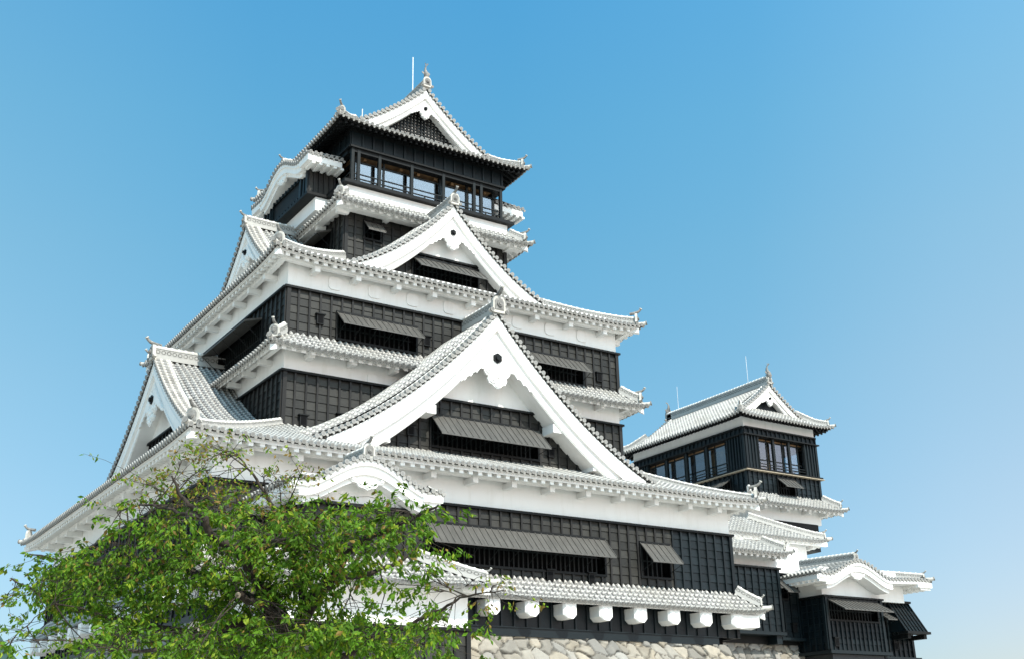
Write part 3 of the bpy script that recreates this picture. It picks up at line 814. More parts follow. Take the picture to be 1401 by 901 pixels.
# W1
w1 = (-12.7, 13.0, 0.0, 24.4)
W1 = box_obj("wall", w1[0], w1[1], w1[2], w1[3], 9.73, 11.75, PL, K)
box_obj("wall_core", w1[0]+.5, w1[1]-.5, w1[2]+.5, w1[3]-.5, 4.6, 9.74, DARK, W1)
s1 = sides(*w1); F1, L1 = s1['F']
hW = (9.0, 17.98, 7.43, 8.94); hS = (20.12, 21.75, 7.52, 8.98)
clad(W1, F1, L1, 6.75, 9.73, OLD, [hW, hS], alt=21.95)
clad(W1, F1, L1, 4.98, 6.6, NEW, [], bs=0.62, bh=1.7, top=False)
FL1, LL1 = s1['L']; hL1 = (9.0, 13.5, 7.5, 8.95)
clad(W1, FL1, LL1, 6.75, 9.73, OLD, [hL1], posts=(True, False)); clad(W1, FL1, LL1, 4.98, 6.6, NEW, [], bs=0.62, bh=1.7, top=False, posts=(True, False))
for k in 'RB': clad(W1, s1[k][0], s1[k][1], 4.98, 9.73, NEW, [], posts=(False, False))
window(W1, F1, *hW[:2], hW[3], hW[2], awn=0.78, drop=0.86, nrods=10)
window(W1, F1, *hS[:2], hS[3], hS[2], awn=0.85, drop=0.92, nrods=2)
window(W1, FL1, *hL1[:2], hL1[3], hL1[2], nrods=4)
for x in (17.2, 15.0): loophole(W1, F1, x, 7.2)
mb = MB(); mb.box(-0.1, L1-1.3, -0.3, 0.12, 4.62, 4.96, 0, F1); mb.box(-0.1, L1-1.3, -0.3, 0.17, 4.96, 5.0, 0, F1)
mb.box(0, LL1, -0.3, 0.12, 4.62, 4.96, 0, FL1); mb.build("ledge_beam", NEW, W1)
# R0 skirt
e0 = (-13.25, 14.25, -0.98, 25.4)
R0, z0 = skirt(K, e0, w1, 6.08, 7.05, c=0.15, lift=0.16, lw=1.8, which='FLR', wall=w1, raft=0, purlin=False, oni_sz=0.42, fascia=0.26, hips=('FL','FR'))
def corbel(fr, x, zt, yo=0.80, w=0.64):
    mb = MB(); c = 0.17; h = 0.62
    sec = [(x-w/2, zt), (x-w/2, zt-h+c), (x-w/2+c, zt-h), (x+w/2-c, zt-h), (x+w/2, zt-h+c), (x+w/2, zt)]
    n = 6; a = [fr(p, -0.02, q) for p, q in sec]; b = [fr(p, yo-0.10, q) for p, q in sec]
    sec2 = [(x-w/2+0.09, zt), (x-w/2+0.09, zt-h+c+0.03), (x-w/2+c+0.02, zt-h+0.03), (x+w/2-c, zt-h), (x+w/2, zt-h+c), (x+w/2, zt)]
    d = [fr(p, yo, q) for p, q in sec2]
    mb.add(a+b+d, [(i, (i+1) % n, n+(i+1) % n, n+i) for i in range(n)] + [(n+i, n+(i+1) % n, 2*n+(i+1) % n, 2*n+i) for i in range(n)] + [tuple(range(2*n, 3*n))])
    mb.build("corbel", PL, R0)
for i in range(14): 
    x = -1.0 + 1.905*(i-6)
    if -12.5 < x < 12.9 and not (-11.9 < x < -4.4): corbel(F1, x+12.7, 5.98)
mb = MB(); fr2 = frame((13.0,0,0), (1,0,0), (0,-1,0)); mb.hexa([fr2(-0.9,0,5.4), fr2(-0.5,0.75,5.35), fr2(0.75,0.75,5.45), fr2(0.9,0,5.4), fr2(-0.9,0,5.98), fr2(-0.5,0.75,5.98), fr2(0.75,0.75,5.98), fr2(0.9,0,5.98)]); mb.build("corbel", PL, R0)
for i in range(13): corbel(FL1, 0.9+1.9*i, 5.98)

# R1
e1 = (-14.2, 14.15, -1.42, 25.6); w2 = (-8.58, 9.69, 3.78, 20.6)
brF = [ (x-0.12)+14.2 for x in (-11.4,-9.4,-7.4,-5.5,-3.6,-1.62,0.3,2.27,4.2,6.12,8.08,10.12,11.95)]
brL = [25.6-y for y in np.arange(1.2, 24, 1.95)]
R1, z1 = skirt(K, e1, w2, 11.2, 13.35, c=0.22, lift=0.12, lw=4.0, wall=w1, brackets={'F': brF, 'L': brL, 'R': [2, 4, 6, 8]}, oni_sz=0.72, ridge_w=0.22, ridge_h=0.18, fascia=0.26)
# W2 / W3
W2 = box_obj("wall", w2[0], w2[1], w2[2], w2[3], 15.69, 17.3, PL, K)
box_obj("wall_core", w2[0]+.5, w2[1]-.5, w2[2]+.5, w2[3]-.5, 12, 15.7, DARK, W2)
s2 = sides(*w2); F2, L2 = s2['F']; FL2, LL2 = s2['L']
clad(W2, F2, L2, 12.6, 15.69, OLD, []); clad(W2, FL2, LL2, 12.6, 15.69, OLD, [], posts=(True, False)); clad(W2, s2['R'][0], s2['R'][1], 12.6, 15.69, OLD, [], posts=(False, True))
loophole(W2, F2, 0.95, 13.6); loophole(W2, F2, 2.7, 13.9); loophole(W2, F2, 17.4, 14.3)
def plug(parent, fr, x, z, s=0.34):
    mb = MB(); out = []
    for i in range(20):
        a = 2*math.pi*i/20; k = 1/(abs(math.cos(a))**4+abs(math.sin(a))**4)**0.25
        out.append((x+s*k*math.cos(a), z+s*0.95*k*math.sin(a)))
    mb.prism(out, fr, -0.05, 0.05); mb.build("plaster_plug", PL, parent)
plug(W2, F2, 4.24, 15.98, 0.27)
e2 = (-9.66, 10.74, 2.68, 21.7)
br2F = [x+9.54 for x in (-7.43,-5.41,-3.34,-1.3,0.8,2.5,4.21,6.17,8.33)]; br2L = [21.7-y for y in np.arange(5.2, 20, 1.9)]
R2, z2 = skirt(K, e2, w2, 16.52, 17.5, c=0.1, lift=0.16, lw=2.6, wall=w2, brackets={'F': br2F, 'L': br2L, 'R': [1.6, 3.5]}, oni_sz=0.62, raft=0.45)
W3 = box_obj("wall", w2[0], w2[1], w2[2], w2[3], 19.54, 21.5, PL, K)
box_obj("wall_core", w2[0]+.5, w2[1]-.5, w2[2]+.5, w2[3]-.5, 17.3, 19.55, DARK, W3)
h3a = (2.43, 6.38, 17.62, 18.80); h3b = (12.0, 15.97, 17.55, 18.75); h3l = (8.6, 14.2, 17.7, 18.93)
clad(W3, F2, L2, 17.32, 19.54, OLD, [h3a, h3b]); clad(W3, FL2, LL2, 17.32, 19.54, OLD, [h3l], posts=(True, False)); clad(W3, s2['R'][0], s2['R'][1], 17.32, 19.54, OLD, [], posts=(False, True))
window(W3, F2, *h3a[:2], h3a[3], h3a[2], awn=0.72, drop=0.68, nrods=6); window(W3, F2, *h3b[:2], h3b[3], h3b[2], awn=0.72, drop=0.72, nrods=6)
window(W3, FL2, *h3l[:2], h3l[3], h3l[2], awn=0.85, drop=0.25, nrods=5)
for x, z in ((1.55, 18.3), (6.95, 18.25), (17.0, 18.1), (11.4, 18.2)): loophole(W3, F2, x, z)
for x in (-6.32, -4.33, -2.35, -0.36, 1.6, 3.55, 5.52, 7.5): plug(W3, F2, x+8.58, 20.2, 0.33)
e3 = (-9.7, 10.75, 2.66, 21.74); w4 = (-4.22, 5.33, 7.5, 16.9)
br3F = [x+9.6 for x in (-7.35,-5.34,-3.29,-1.39,0.74,2.6,4.44,6.5,8.67)]; br3L = [21.74-y for y in np.arange(5.1, 20, 1.9)]
R3, z3 = skirt(K, e3, w4, 20.82, 23.3, c=0.25, lift=0.2, lw=3.2, wall=w2, brackets={'F': br3F, 'L': br3L, 'R': [1.6, 3.5]}, oni_sz=0.7, ridge_w=0.28, ridge_h=0.32)
# W4
W4 = box_obj("wall", w4[0]+.5, w4[1]-.5, w4[2]+.5, w4[3]-.5, 22.8, 26.4, DARK, K)
s4 = sides(*w4); F4, L4 = s4['F']; FL4, LL4 = s4['L']
h4 = (1.08, 1.92, 24.7, 25.58); h4l = (5.9, 8.0, 24.2, 25.4)
clad(W4, F4, L4, 22.9, 25.95, OLD, [h4], top=False); clad(W4, FL4, LL4, 22.9, 25.95, OLD, [h4l], top=False, posts=(True, False)); clad(W4, s4['R'][0], s4['R'][1], 22.9, 25.95, OLD, [], top=False, posts=(False, True))
window(W4, F4, *h4[:2], h4[3], h4[2], awn=0.55, drop=0.62, nrods=2); window(W4, FL4, *h4l[:2], h4l[3], h4l[2], awn=0.8, drop=0.3, nrods=2)
e4 = (-5.22, 6.33, 6.3, 18.1); b5 = (-4.25, 5.36, 7.25, 17.2)
R4, z4 = skirt(K, e4, b5, 25.92, 26.75, c=0.1, lift=0.16, lw=2.0, wall=w4, brackets={'F': [1.0, 3.2, 5.6, 8, 10.5], 'L': [3, 6, 8.4, 10.8]}, oni_sz=0.6, purlin=False)
mb = MB(); mb.box(w4[0]-0.7, w4[1]+0.7, w4[2]-0.65, w4[2]-0.25, 25.83, 25.98); mb.box(w4[0]-0.7, w4[0]-0.3, w4[2]-0.25, w4[3]+.4, 25.83, 25.98); mb.build("eave_beam", PL, R4)
mb = MB(); mb.box(e4[0]+.3, e4[1]-.3, e4[2]+.3, e4[3]-.3, 25.985, 26.03); mb.build("soffit_board", PL, R4)
mb = MB(); mb.box(w4[0]+.02, w4[1]-.02, w4[2]+.02, w4[3]-.02, 25.96, 26.75); mb.build("wall_plate", PL, R4)
# W5 gallery
W5 = box_obj("wall", b5[0], b5[1], b5[2], b5[3], 26.3, 27.32, PL, K)
w5 = (-4.02, 5.13, 7.43, 16.97)
mb = MB(); mb.box(b5[0]-0.3, b5[1]+0.3, b5[2]-0.28, b5[3]+0.28, 27.34, 27.5); mb.box(b5[0]-0.12, b5[1]+0.12, b5[2]-0.1, b5[3]+0.1, 27.5, 27.62); mb.build("gallery_floor", BLK, W5)
mb = MB(); mb.box(w5[0], w5[1], w5[2], w5[3], 29.62, 31.25); mb.build("frieze_core", BLK, W5)
s5 = sides(*w5)
for k in 'FLRB': clad(W5, s5[k][0], s5[k][1], 29.62, 30.5, NEW, [], bs=0.62, bh=0.9, top=False, name="frieze", posts=(False, False))
mb = MB()
for k in 'FLRB':
    e_ = 0.004 if k in 'LR' else 0; mb.box(-0.12, s5[k][1]+0.12, 0.10, 0.2, 29.56+e_, 29.68-e_, 0, s5[k][0]); mb.box(0.3 if e_ else 0, s5[k][1]-(0.3 if e_ else 0), -0.3, 0.08, 29.35, 29.615, 0, s5[k][0])
mb.build("frieze_beam", BLK, W5)
mb = MB(); mb.box(w5[0]+0.4, w5[1]-0.4, w5[2]+0.4, w5[3]-0.4, 29.42, 29.5); mb.build("ceiling", WOOD, W5)
mb = MB()
for x in np.arange(w5[0]+1, w5[1]-0.5, 1.05): mb.box(x-0.08, x+0.08, w5[2]+0.4, w5[3]-0.4, 29.25, 29.418)
mb.build("ceiling_beam", WOOD, W5)
mb = MB(); mb.box(-3.2, 4.3, 9.3, 15.2, 27.63, 29.24); mb.build("inner_partition", INTW, W5)
def post(parent, fr, x, y=0.02, w=0.16, z0=27.62, z1=29.6):
    mb = MB(); mb.box(x-w/2, x+w/2, y-w/2, y+w/2, z0, z1, 0, fr); mb.build("post", FRAME, parent)
fr5, L5 = s5['F']
for X in (-3.96, -3.62, -2.42, -0.52, 1.40, 3.32, 3.78, 5.05): post(W5, fr5, X-w5[0])
for y in (9.4, 11.3, 13.2, 15.1): 
    post(W5, s5['L'][0], w5[3]-y); post(W5, s5['R'][0], y-w5[2])
for X in (-3.95, -2.1, -0.2, 1.7, 3.6, 5.05): post(W5, s5['B'][0], w5[1]-X)
for k in 'FLRB':
    fr, L = s5[k]
    mb = MB()
    for z in (27.86, 28.12): mb.box(0.08, L-0.08, -0.02, 0.04, z, z+0.055, 0, fr)
    n = int(L/0.95)
    for i in range(n): mb.box(0.5+i*0.95-0.03, 0.5+i*0.95+0.03, -0.02, 0.04, 27.62, 27.86, 0, fr)
    mb.build("railing", FRAME, W5)
    mb = MB(); mb.box(0.3, L-0.3, -0.36, -0.345, 27.62, 29.0, 0, fr); mb.build("window_glass", GL, W5)
    mb = MB(); mb.box(0.2, L-0.2, -0.40, -0.30, 29.0, 29.06, 0, fr)
    for i in range(6): mb.box(0.35+i*(L-0.7)/5-0.05, 0.35+i*(L-0.7)/5+0.05, -0.41, -0.29, 27.62, 29.5, 0, fr)
    mb.build("window_frame", FRAME, W5)

def irimoya(parent, er, ze, H, c, va, wall, lift, lw, gable_kw, oni_sz=0.6, dmat=BLK, lat=True, fascia=0.2, extra_d=0.35, ridge_h=0.6, bulge=0.30, rods=True, cut=None):
    x0, x1, y0, y1 = er; xc = (x0+x1)/2; D = (x1-x0)/2; sd_ = sides(*er); mb = MB(); zf = {}
    for k in 'FRBL':
        fr, L = sd_[k]; lf = lift_fn(L, lift, lw)
        def zs(a, d, lf=lf):
            t = max(0, min(1.0, d/D)); return ze + H*((1-c)*t + c*t*t) + lf(a)*max(0, 1-3*t)**1.3 + bulge*math.sin(math.pi*max(0, min(1, (t-0.22)/0.78)))
        zf[k] = zs; nrow = int(round(L/TS)); sp = L/nrow
        for q in range(nrow):
            a = (q+0.5)*sp; b = min(a, L-a)
            if k in 'FB': dm = min(va+extra_d, b)
            else: dm = b if b < va+0.72 else D-0.05
            if dm < 0.12: continue
            n = max(2, int(dm/0.7)+2); slope = (zs(min(a+.05, L), 0)-zs(max(a-.05, 0), 0))/0.1
            tile_row(mb, [fr(a, -d, zs(a, d)) for d in np.linspace(0, dm, n)], fr.ex + Z*slope, sp=sp)
    roof = mb.build("roof", TMATS, parent)
    for e, k in (((x0,y0),'F'), ((x1,y0),'R'), ((x0,y1),'L'), ((x1,y1),'B')):
        dd = nrm(V3(1 if e[0] == x1 else -1, 1 if e[1] == y1 else -1, 0)); e = V3(*e, 0)
        path = []
        for d in np.linspace(0.3, va+0.5, 6): path.append(V3(e[0]-math.copysign(d, dd[0]), e[1]-math.copysign(d, dd[1]), zf[k](d, d)+0.06))
        ridge(path[::-1], 0.26, 0.32, "hip_ridge", roof); oni(path[0]+dd*0.08, dd, oni_sz, roof)
        corner_tip(V3(e[0], e[1], zf[k](0, 0)+0.06), dd, roof)
    for k in 'FRBL':
        fr, L = sd_[k]; ov = {'F': wall[2]-y0, 'B': y1-wall[3], 'L': wall[0]-x0, 'R': x1-wall[1]}[k]
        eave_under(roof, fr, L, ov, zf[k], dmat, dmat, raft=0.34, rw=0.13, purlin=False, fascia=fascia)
    zr = ze+H
    ln = y1-y0-2*va
    g, gf, f = gable(roof, (xc, y0+va, 0), (1,0,0), (0,-1,0), zr, H, D, c, 1.0, rows=False, ridge_len=ln+0.1, ridge_h=ridge_h, **gable_kw)
    kw2 = dict(gable_kw); kw2["pend"] = 0
    g2, gf2, f2 = gable(roof, (xc, y1-va, 0), (-1,0,0), (0,1,0), zr, H, D, c, 1.0, rows=False, ridge_len=0.6, ridge_h=ridge_h, **kw2)
    return roof, zf, gf, f, g
e5 = (-5.24, 6.34, 6.42, 17.98)
R5, z5, gf5, f5, G5 = irimoya(K, e5, 30.62, 4.05, 0.42, 1.3, w5, 0.14, 2.2,
    dict(wall_y=0.75, board=(0.14, 0.50, 0.82), pend=0.42, oni_sz=0.7, qlim=4.3, verge_d=0.62, oniz=0.2, horn=False), oni_sz=0.6, ridge_h=0.6)
mb = MB()
for i in range(-12, 13):
    q = i*0.21; zt = f5(q)-0.85; zb_ = 31.7
    if zt > zb_: mb.box(q-0.035, q+0.035, -0.72, -0.60, zb_, zt, 0, gf5)
for j in range(12):
    z = 31.7 + j*0.19; q = 0
    while f5(q)-0.85 > z and q < 4: q += 0.05
    if q > 0.1: mb.box(-q, q, -0.70, -0.62, z, z+0.06, 0, gf5)
mb.build("gable_lattice", BLK, G5)
fish(gf5(0, -0.15, 35.42), (0, -1, 0), 0.78, R5)
yb = 17.98-1.3; fish((0.55, yb-0.15, 35.42), (0, 1, 0), 0.78, R5)
mb = MB(); mb.tube([(0.62, 9.5, 34.9), (0.62, 9.5, 37.75)], 0.035, 6); mb.build("lightning_rod", STEEL, R5)
mb = MB(); mb.tube([(-2.0, 10.5, 32.6), (-2.0, 10.5, 34.05)], 0.035, 6); mb.build("lightning_rod", STEEL, R5)

# bays with undulating gables on the left and right of the gallery
def bay(sx):
    xo = -5.5 if sx < 0 else 6.6; xi = -4.1 if sx < 0 else 5.2; xw = -5.08 if sx < 0 else 6.2
    a, b = min(xo, xi), max(xo, xi)
    B = box_obj("bay", min(xw, xi), max(xw, xi), 9.3, 15.1, 26.55, 27.3, PL, K)
    mb = MB(); mb.box(a-0.12, b, 9.15, 15.25, 27.32, 27.46); mb.build("bay_ledge", BLK, B)
    mb = MB(); mb.box(a+0.06, b, 9.36, 15.04, 27.46, 28.9); mb.build("bay_core", BLK, B)
    outv = (sx, 0, 0); o = (xo, 15.1, 0) if sx < 0 else (xo, 9.3, 0); ex = (0, -1, 0) if sx < 0 else (0, 1, 0)
    fr = frame(o, ex, outv)
    clad(B, fr, 5.8, 27.46, 28.75, NEW, [(1.0, 4.6, 27.6, 28.6)], bs=0.4, bh=1.3, top=False)
    fr2 = frame((a, 9.3, 0), (1,0,0), (0,-1,0)); clad(B, fr2, b-a, 27.46, 28.75, OLD, [], bs=0.3, bh=1.3, top=False, posts=(False, False))
    f = kara_fn(29.15, 0.95, 3.9, 2.6)
    xk = -6.05 if sx < 0 else 7.15
    cy = 12.2
    g, gfr = kara(B, (xk, cy, 0), ex, outv, f, -3.9, 3.9, abs(xk-xi)+0.2, wall_y=1.0, back_rise=0.10, hw=2.6, pend=0.7, oni_sz=0.5)
    # short side eaves
    for yy, oy in ((cy-3.85, -1), (cy+3.85, 1)):
        fr3 = frame((min(xk, xi), yy, 0), (1,0,0), (0, oy, 0)); Lk = abs(xk-xi)
        mb = MB()
        for q in np.arange(0.15, Lk, TS):
            tile_row(mb, [fr3(q, 0.1-d, 29.18+0.32*d) for d in (0, 0.35, 0.7)], fr3.ex)
        sd_ = mb.build("side_eave", TMATS, g)
        mb = MB(); mb.box(0.05, Lk, -1.1, 0.02, 28.78, 29.1, 0, fr3)
        for q in np.arange(0.3, Lk, 0.4): mb.box(q, q+0.17, -0.9, 0.0, 28.66, 28.78, 0, fr3)
        mb.build("eave_board", PL, g)
bay(-1); bay(1)

# dormer gables -------------------------------------------------------------
def gable_windowed(fr, g, f, wy, zb, zt, xw, hole, awn, drop, nr, OLDM=OLD, xoff=0.0, lp=()):
    fr2 = frame(fr(-xw, -wy, 0)*V3(1,1,0), fr.ex, fr.out)
    clad(g, fr2, 2*xw, zb, zt, OLDM, [(hole[0]+xw, hole[1]+xw, hole[2], hole[3])], clip=lambda x: f(x-xw)-0.75, posts=(False, False), top=False)
    q = 0
    while f(q)-1.0 > zt and q < xw: q += 0.05
    mb = MB(); mb.box(xw-q, xw+q, -0.02, 0.19, zt, zt+0.1, 0, fr2); mb.build("trim", BLK, g)
    window(g, fr2, hole[0]+xw, hole[1]+xw, hole[3], hole[2], awn=awn, drop=drop, nrods=nr)
    for x, z in lp: loophole(g, fr2, x+xw, z)
G1, g1f, f1 = gable(K, (0.48, 0.75, 0), (1,0,0), (0,-1,0), 19.1, 7.2, 9.1, 0.49, 3.4, wall_y=1.2, board=(0.22, 0.80, 1.38), pend=0.92, plaster_bottom=14.9, roll=0.62, qb=8.25, oni_sz=0.95, oniz=0.05, ridge_h=0.62)
gable_windowed(g1f, G1, f1, 1.22, 12.0, 14.9, 6.6, (-2.85, 2.75, 12.8, 14.15), 1.0, 1.05, 8, lp=((-3.9, 13.3), (3.5, 13.2)))
box_obj("gable_core", -3.4, 4.3, 2.45, 3.6, 11.5, 14.9, DARK, G1)
for sg in (-1, 1):
    for q, z in ((3.35, 14.55), (5.55, 13.0)):
        mb = MB(); mb.box(sg*q-0.26, sg*q+0.26, -1.2, -0.3, z-0.6, z-0.2, 0, g1f)
        mb.build("purlin_end", PL, G1)
G2, g2f, f2 = gable(K, (0.55, 4.78, 0), (1,0,0), (0,-1,0), 26.35, 4.5, 5.75, 0.5, 2.6, wall_y=0.75, board=(0.18, 0.62, 1.0), pend=0.62, plaster_bottom=23.45, roll=0.42, qb=5.2, oni_sz=0.72, oniz=0.05, ridge_h=0.5)
gable_windowed(g2f, G2, f2, 0.77, 21.6, 23.45, 3.9, (-1.95, 1.75, 22.35, 23.28), 0.85, 0.72, 6)
box_obj("gable_core", -3.0, 4.1, 6.0, 7.3, 21.3, 23.4, DARK, G2)
G3, g3f, f3 = gable(K, (-11.85, 12.2, 0), (0,-1,0), (-1,0,0), 18.2, 5.8, 8.5, 0.45, 3.6, wall_y=0.95, board=(0.22, 0.75, 1.3), pend=0.85, plaster_bottom=14.6, roll=0.4, qb=7.8, oni_sz=0.85, oniz=0.05, ridge_h=0.6)
gable_windowed(g3f, G3, f3, 0.97, 11.9, 14.6, 6.0, (-2.6, 2.6, 12.6, 13.9), 0.9, 0.9, 5)
box_obj("gable_core", -10.5, -8.7, 8.8, 15.6, 11.5, 14.6, DARK, G3)
G4, g4f, f4 = gable(K, (-7.75, 12.2, 0), (0,-1,0), (-1,0,0), 26.2, 4.5, 5.75, 0.5, 3.6, wall_y=0.75, board=(0.18, 0.62, 1.0), pend=0.6, plaster_bottom=22.0, roll=0.35, qb=5.2, oni_sz=0.62, oniz=0.05, ridge_h=0.5)
G6, g6f, f6 = gable(K, (13.0, 12.2, 0), (0,1,0), (1,0,0), 18.35, 5.8, 8.5, 0.45, 3.4, wall_y=0.95, board=(0.22, 0.75, 1.3), pend=0.85, plaster_bottom=12.6, qb=7.8, oni_sz=0.85, oniz=0.05)

# entrance wing --------------------------------------------------------------
WG = box_obj("wing", -10.6, -6.1, -3.6, 0.0, 8.45, 9.5, PL, K)
box_obj("wing_core", -10.3, -6.4, -3.3, 0.4, 5.6, 8.46, BLK, WG)
fw = frame((-10.6, -3.6, 0), (1,0,0), (0,-1,0)); clad(WG, fw, 4.5, 6.35, 8.45, OLD, [], bs=0.5)
fwl = frame((-10.6, 0.0, 0), (0,-1,0), (-1,0,0)); clad(WG, fwl, 3.6, 6.35, 8.45, OLD, [], bs=0.5, posts=(False, True))
fwr = frame((-6.1, -3.6, 0), (0,1,0), (1,0,0)); clad(WG, fwr, 3.6, 6.35, 8.45, OLD, [], bs=0.5, posts=(False, False))
mb = MB(); mb.box(-10.72, -5.98, -3.76, -0.1, 6.3, 6.42); mb.build("ledge_beam", BLK, WG)
fk = kara_fn(9.05, 0.98, 2.95, 2.45)
g, gk = kara(WG, (-8.4, -4.45, 0), (1,0,0), (0,-1,0), fk, -2.95, 2.95, 4.3, wall_y=0.85, back_rise=0.03, hw=2.45, pend=0.72, oni_sz=0.62, ridge_d=2.0)
for xx, ox in ((-11.32, -1), (-5.48, 1)):
    fr3 = frame((xx, 0.0 if ox < 0 else -4.45, 0), (0, -1 if ox < 0 else 1, 0), (ox, 0, 0)); Lk = 4.4
    mb = MB()
    for q in np.arange(0.15, Lk, TS): tile_row(mb, [fr3(q, 0.15-d, 9.05+0.35*d) for d in (0, 0.35, 0.7)], fr3.ex)
    mb.build("side_eave", TMATS, g)
    mb = MB(); mb.box(0.0, Lk-0.1, -0.75, 0.05, 8.74, 8.98, 0, fr3)
    for q in np.arange(0.1, Lk-0.2, 0.42): mb.box(q, q+0.19, -0.75, -0.01, 8.58, 8.74, 0, fr3)
    mb.build("eave_board", PL, g)
skirt(WG, (-12.75, -3.45, -4.95, 0.3), (-10.6, -6.1, -3.6, 0.3), 5.72, 6.75, c=0.1, lift=0.14, lw=1.6, which='FLR', wall=(-11.9, -4.2, -4.05, 0.3), hips=('FL', 'FR'), oni_sz=0.4, raft=0, purlin=False, fascia=0.2)
mb = MB(); mb.box(-11.95, -4.17, -4.05, 0.2, 4.32, 5.75); mb.build("wing_wall", PL, WG)
mb = MB(); mb.box(-11.6, -4.5, -3.7, 0.2, -1.82, 4.33); mb.build("wing_core", BLK, WG)
fw2 = frame((-11.95, -4.05, 0), (1,0,0), (0,-1,0)); clad(WG, fw2, 7.78, -1.8, 4.25, OLD, [], bs=0.62, bh=0.5)
fw3 = frame((-11.95, 0.2, 0), (0,-1,0), (-1,0,0)); clad(WG, fw3, 4.25, -1.8, 4.25, OLD, [], bs=0.62, bh=0.5, posts=(False, True))

# ------------------------------------------------------------------ SMALL KEEP
T = empty("castle_keep", (31, 18, 5.7))
T.matrix_world = Matrix.Translation((31, 18, 5.7))
T["label"] = "smaller blue-black and white keep with glazed top floor, behind and right of the tall keep"; T["category"] = "castle"
ts = (27.62, 34.3, 13.0, 24.6)
TW = box_obj("wall", ts[0], ts[1], ts[2], ts[3], 20.33, 21.3, PL, T)
mb = MB(); mb.box(ts[0]+.45, ts[1]-.45, ts[2]+.45, ts[3]-.45, 15.5, 17.6); mb.build("wall_core", DARK, TW)
mb = MB(); mb.box(ts[0]+.02, ts[1]-.02, ts[2]+.02, ts[3]-.02, 19.85, 20.33); mb.build("frieze_core", BLK, TW)
st = sides(*ts); FT, LT = st['F']; FTL, LTL = st['L']
for k in 'FLRB': clad(TW, st[k][0], st[k][1], 19.95, 20.33, NEW, [], bs=0.42, bh=0.5, name="frieze", top=True, posts=(False, False))
mb = MB()
for k in 'FLRB':
    e_ = 0.004 if k in 'LR' else 0; mb.box(-0.22, st[k][1]+0.22, -0.05, 0.24, 19.86+e_, 19.94-e_, 0, st[k][0])
mb.build("frieze_beam", BLK, TW)
mb = MB()
for k in 'FLRB':
    e_ = 0.004 if k in 'LR' else 0; mb.box(-0.3, st[k][1]+0.3, -0.1, 0.32, 17.44+e_, 17.49-e_, 0, st[k][0]); mb.box(-0.22, st[k][1]+0.22, -0.1, 0.26, 17.5+e_, 17.62-e_, 1, st[k][0])
mb.build("gallery_floor", [CUT, BLK], TW)
# glazed storey: solid corner panels, posts and panes between
def glazed(k, panes, solid0, solid1):
    fr, L = st[k]
    clad(TW, fr, solid0, 17.62, 19.86, NEW, [], bs=0.28, bh=2.3, top=False, posts=(True, False))
    clad(TW, fr, L-solid1, 17.62, 19.86, NEW, [], bs=0.28, bh=2.3, top=False, posts=(False, True), x0=solid1)
    a0, a1 = solid0, solid1; n = panes
    for i in range(n+1):
        x = a0 + (a1-a0)*i/n; mb = MB(); mb.box(x-0.09, x+0.09, -0.12, 0.06, 17.62, 19.86, 0, fr); mb.build("post", FRAME, TW)
    mb = MB(); mb.box(a0, a1, -0.30, -0.285, 17.62, 19.7, 0, fr); mb.build("window_glass", GL2, TW)
    mb = MB()
    for z in (18.35, 19.62): mb.box(a0, a1, -0.33, -0.25, z, z+0.07, 0, fr)
    for i in range(n*2): 
        x = a0 + (a1-a0)*(i+0.5)/(n*2) ; mb.box(x-0.035, x+0.035, -0.33, -0.25, 17.62, 19.86, 0, fr)
    for z in (17.85, 18.02): mb.box(a0, a1, -0.03, 0.03, z, z+0.045, 0, fr)
    mb.build("window_frame", FRAME, TW)
glazed('F', 3, 1.15, 5.55); glazed('L', 4, 1.6, 10.0); glazed('R', 3, 1.5, 10.0); glazed('B', 3, 1.2, 5.5)
mb = MB(); mb.box(ts[0]+.3, ts[1]-.3, ts[2]+.3, ts[3]-.3, 19.72, 19.82); mb.build("ceiling", WOOD, TW)
mb = MB(); mb.box(ts[0]+0.9, ts[0]+1.39, ts[2]+2, ts[2]+4.5, 17.62, 19.6); mb.box(ts[0]+1.8, ts[0]+3.2, ts[2]+1.0, ts[2]+1.5, 17.62, 19.6); mb.build("inner_panel", WOOD, TW)
mb = MB(); mb.box(ts[0]+1.4, ts[1]-1.4, ts[2]+1.6, ts[3]-1.6, 17.62, 19.4); mb.build("inner_partition", INTD, TW)
hT = (2.66, 4.15, 16.1, 17.15); hTL = (8.6, 10.0, 16.1, 17.1)
clad(TW, FT, LT, 15.6, 17.42, NEW, [hT], top=False, bs=0.45); clad(TW, FTL, LTL, 15.6, 17.42, NEW, [hTL], top=False, bs=0.45)
clad(TW, st['R'][0], st['R'][1], 15.6, 17.42, NEW, [], top=False, bs=0.45)
window(TW, FT, *hT[:2], hT[3], hT[2], awn=0.75, drop=0.65, nrods=2); window(TW, FTL, *hTL[:2], hTL[3], hTL[2], awn=0.8, drop=0.5, nrods=2)
RT, zT, gfT, fT, GT_ = irimoya(T, (26.5, 35.3, 12.0, 25.5), 20.98, 2.95, 0.35, 1.35, ts, 0.16, 1.8,
    dict(wall_y=0.6, board=(0.12, 0.42, 0.68), pend=0.36, oni_sz=0.55, qlim=3.2, verge_d=0.55, oniz=0.12, horn=False, tymp_mat=NEW), oni_sz=0.5, ridge_h=0.6)
fish(gfT(0, -0.1, 24.45), (0, -1, 0), 0.85, RT); fish((30.9, 25.5-1.35-0.1, 24.45), (0, 1, 0), 0.85, RT)
mb = MB(); mb.tube([(30.9, 15.4, 24.3), (30.9, 15.4, 26.6)], 0.018, 5); mb.build("lightning_rod", STEEL, RT)
mb = MB(); mb.tube([(30.9, 22.9, 24.2), (30.9, 22.9, 26.4)], 0.018, 5); mb.build("lightning_rod", STEEL, RT)
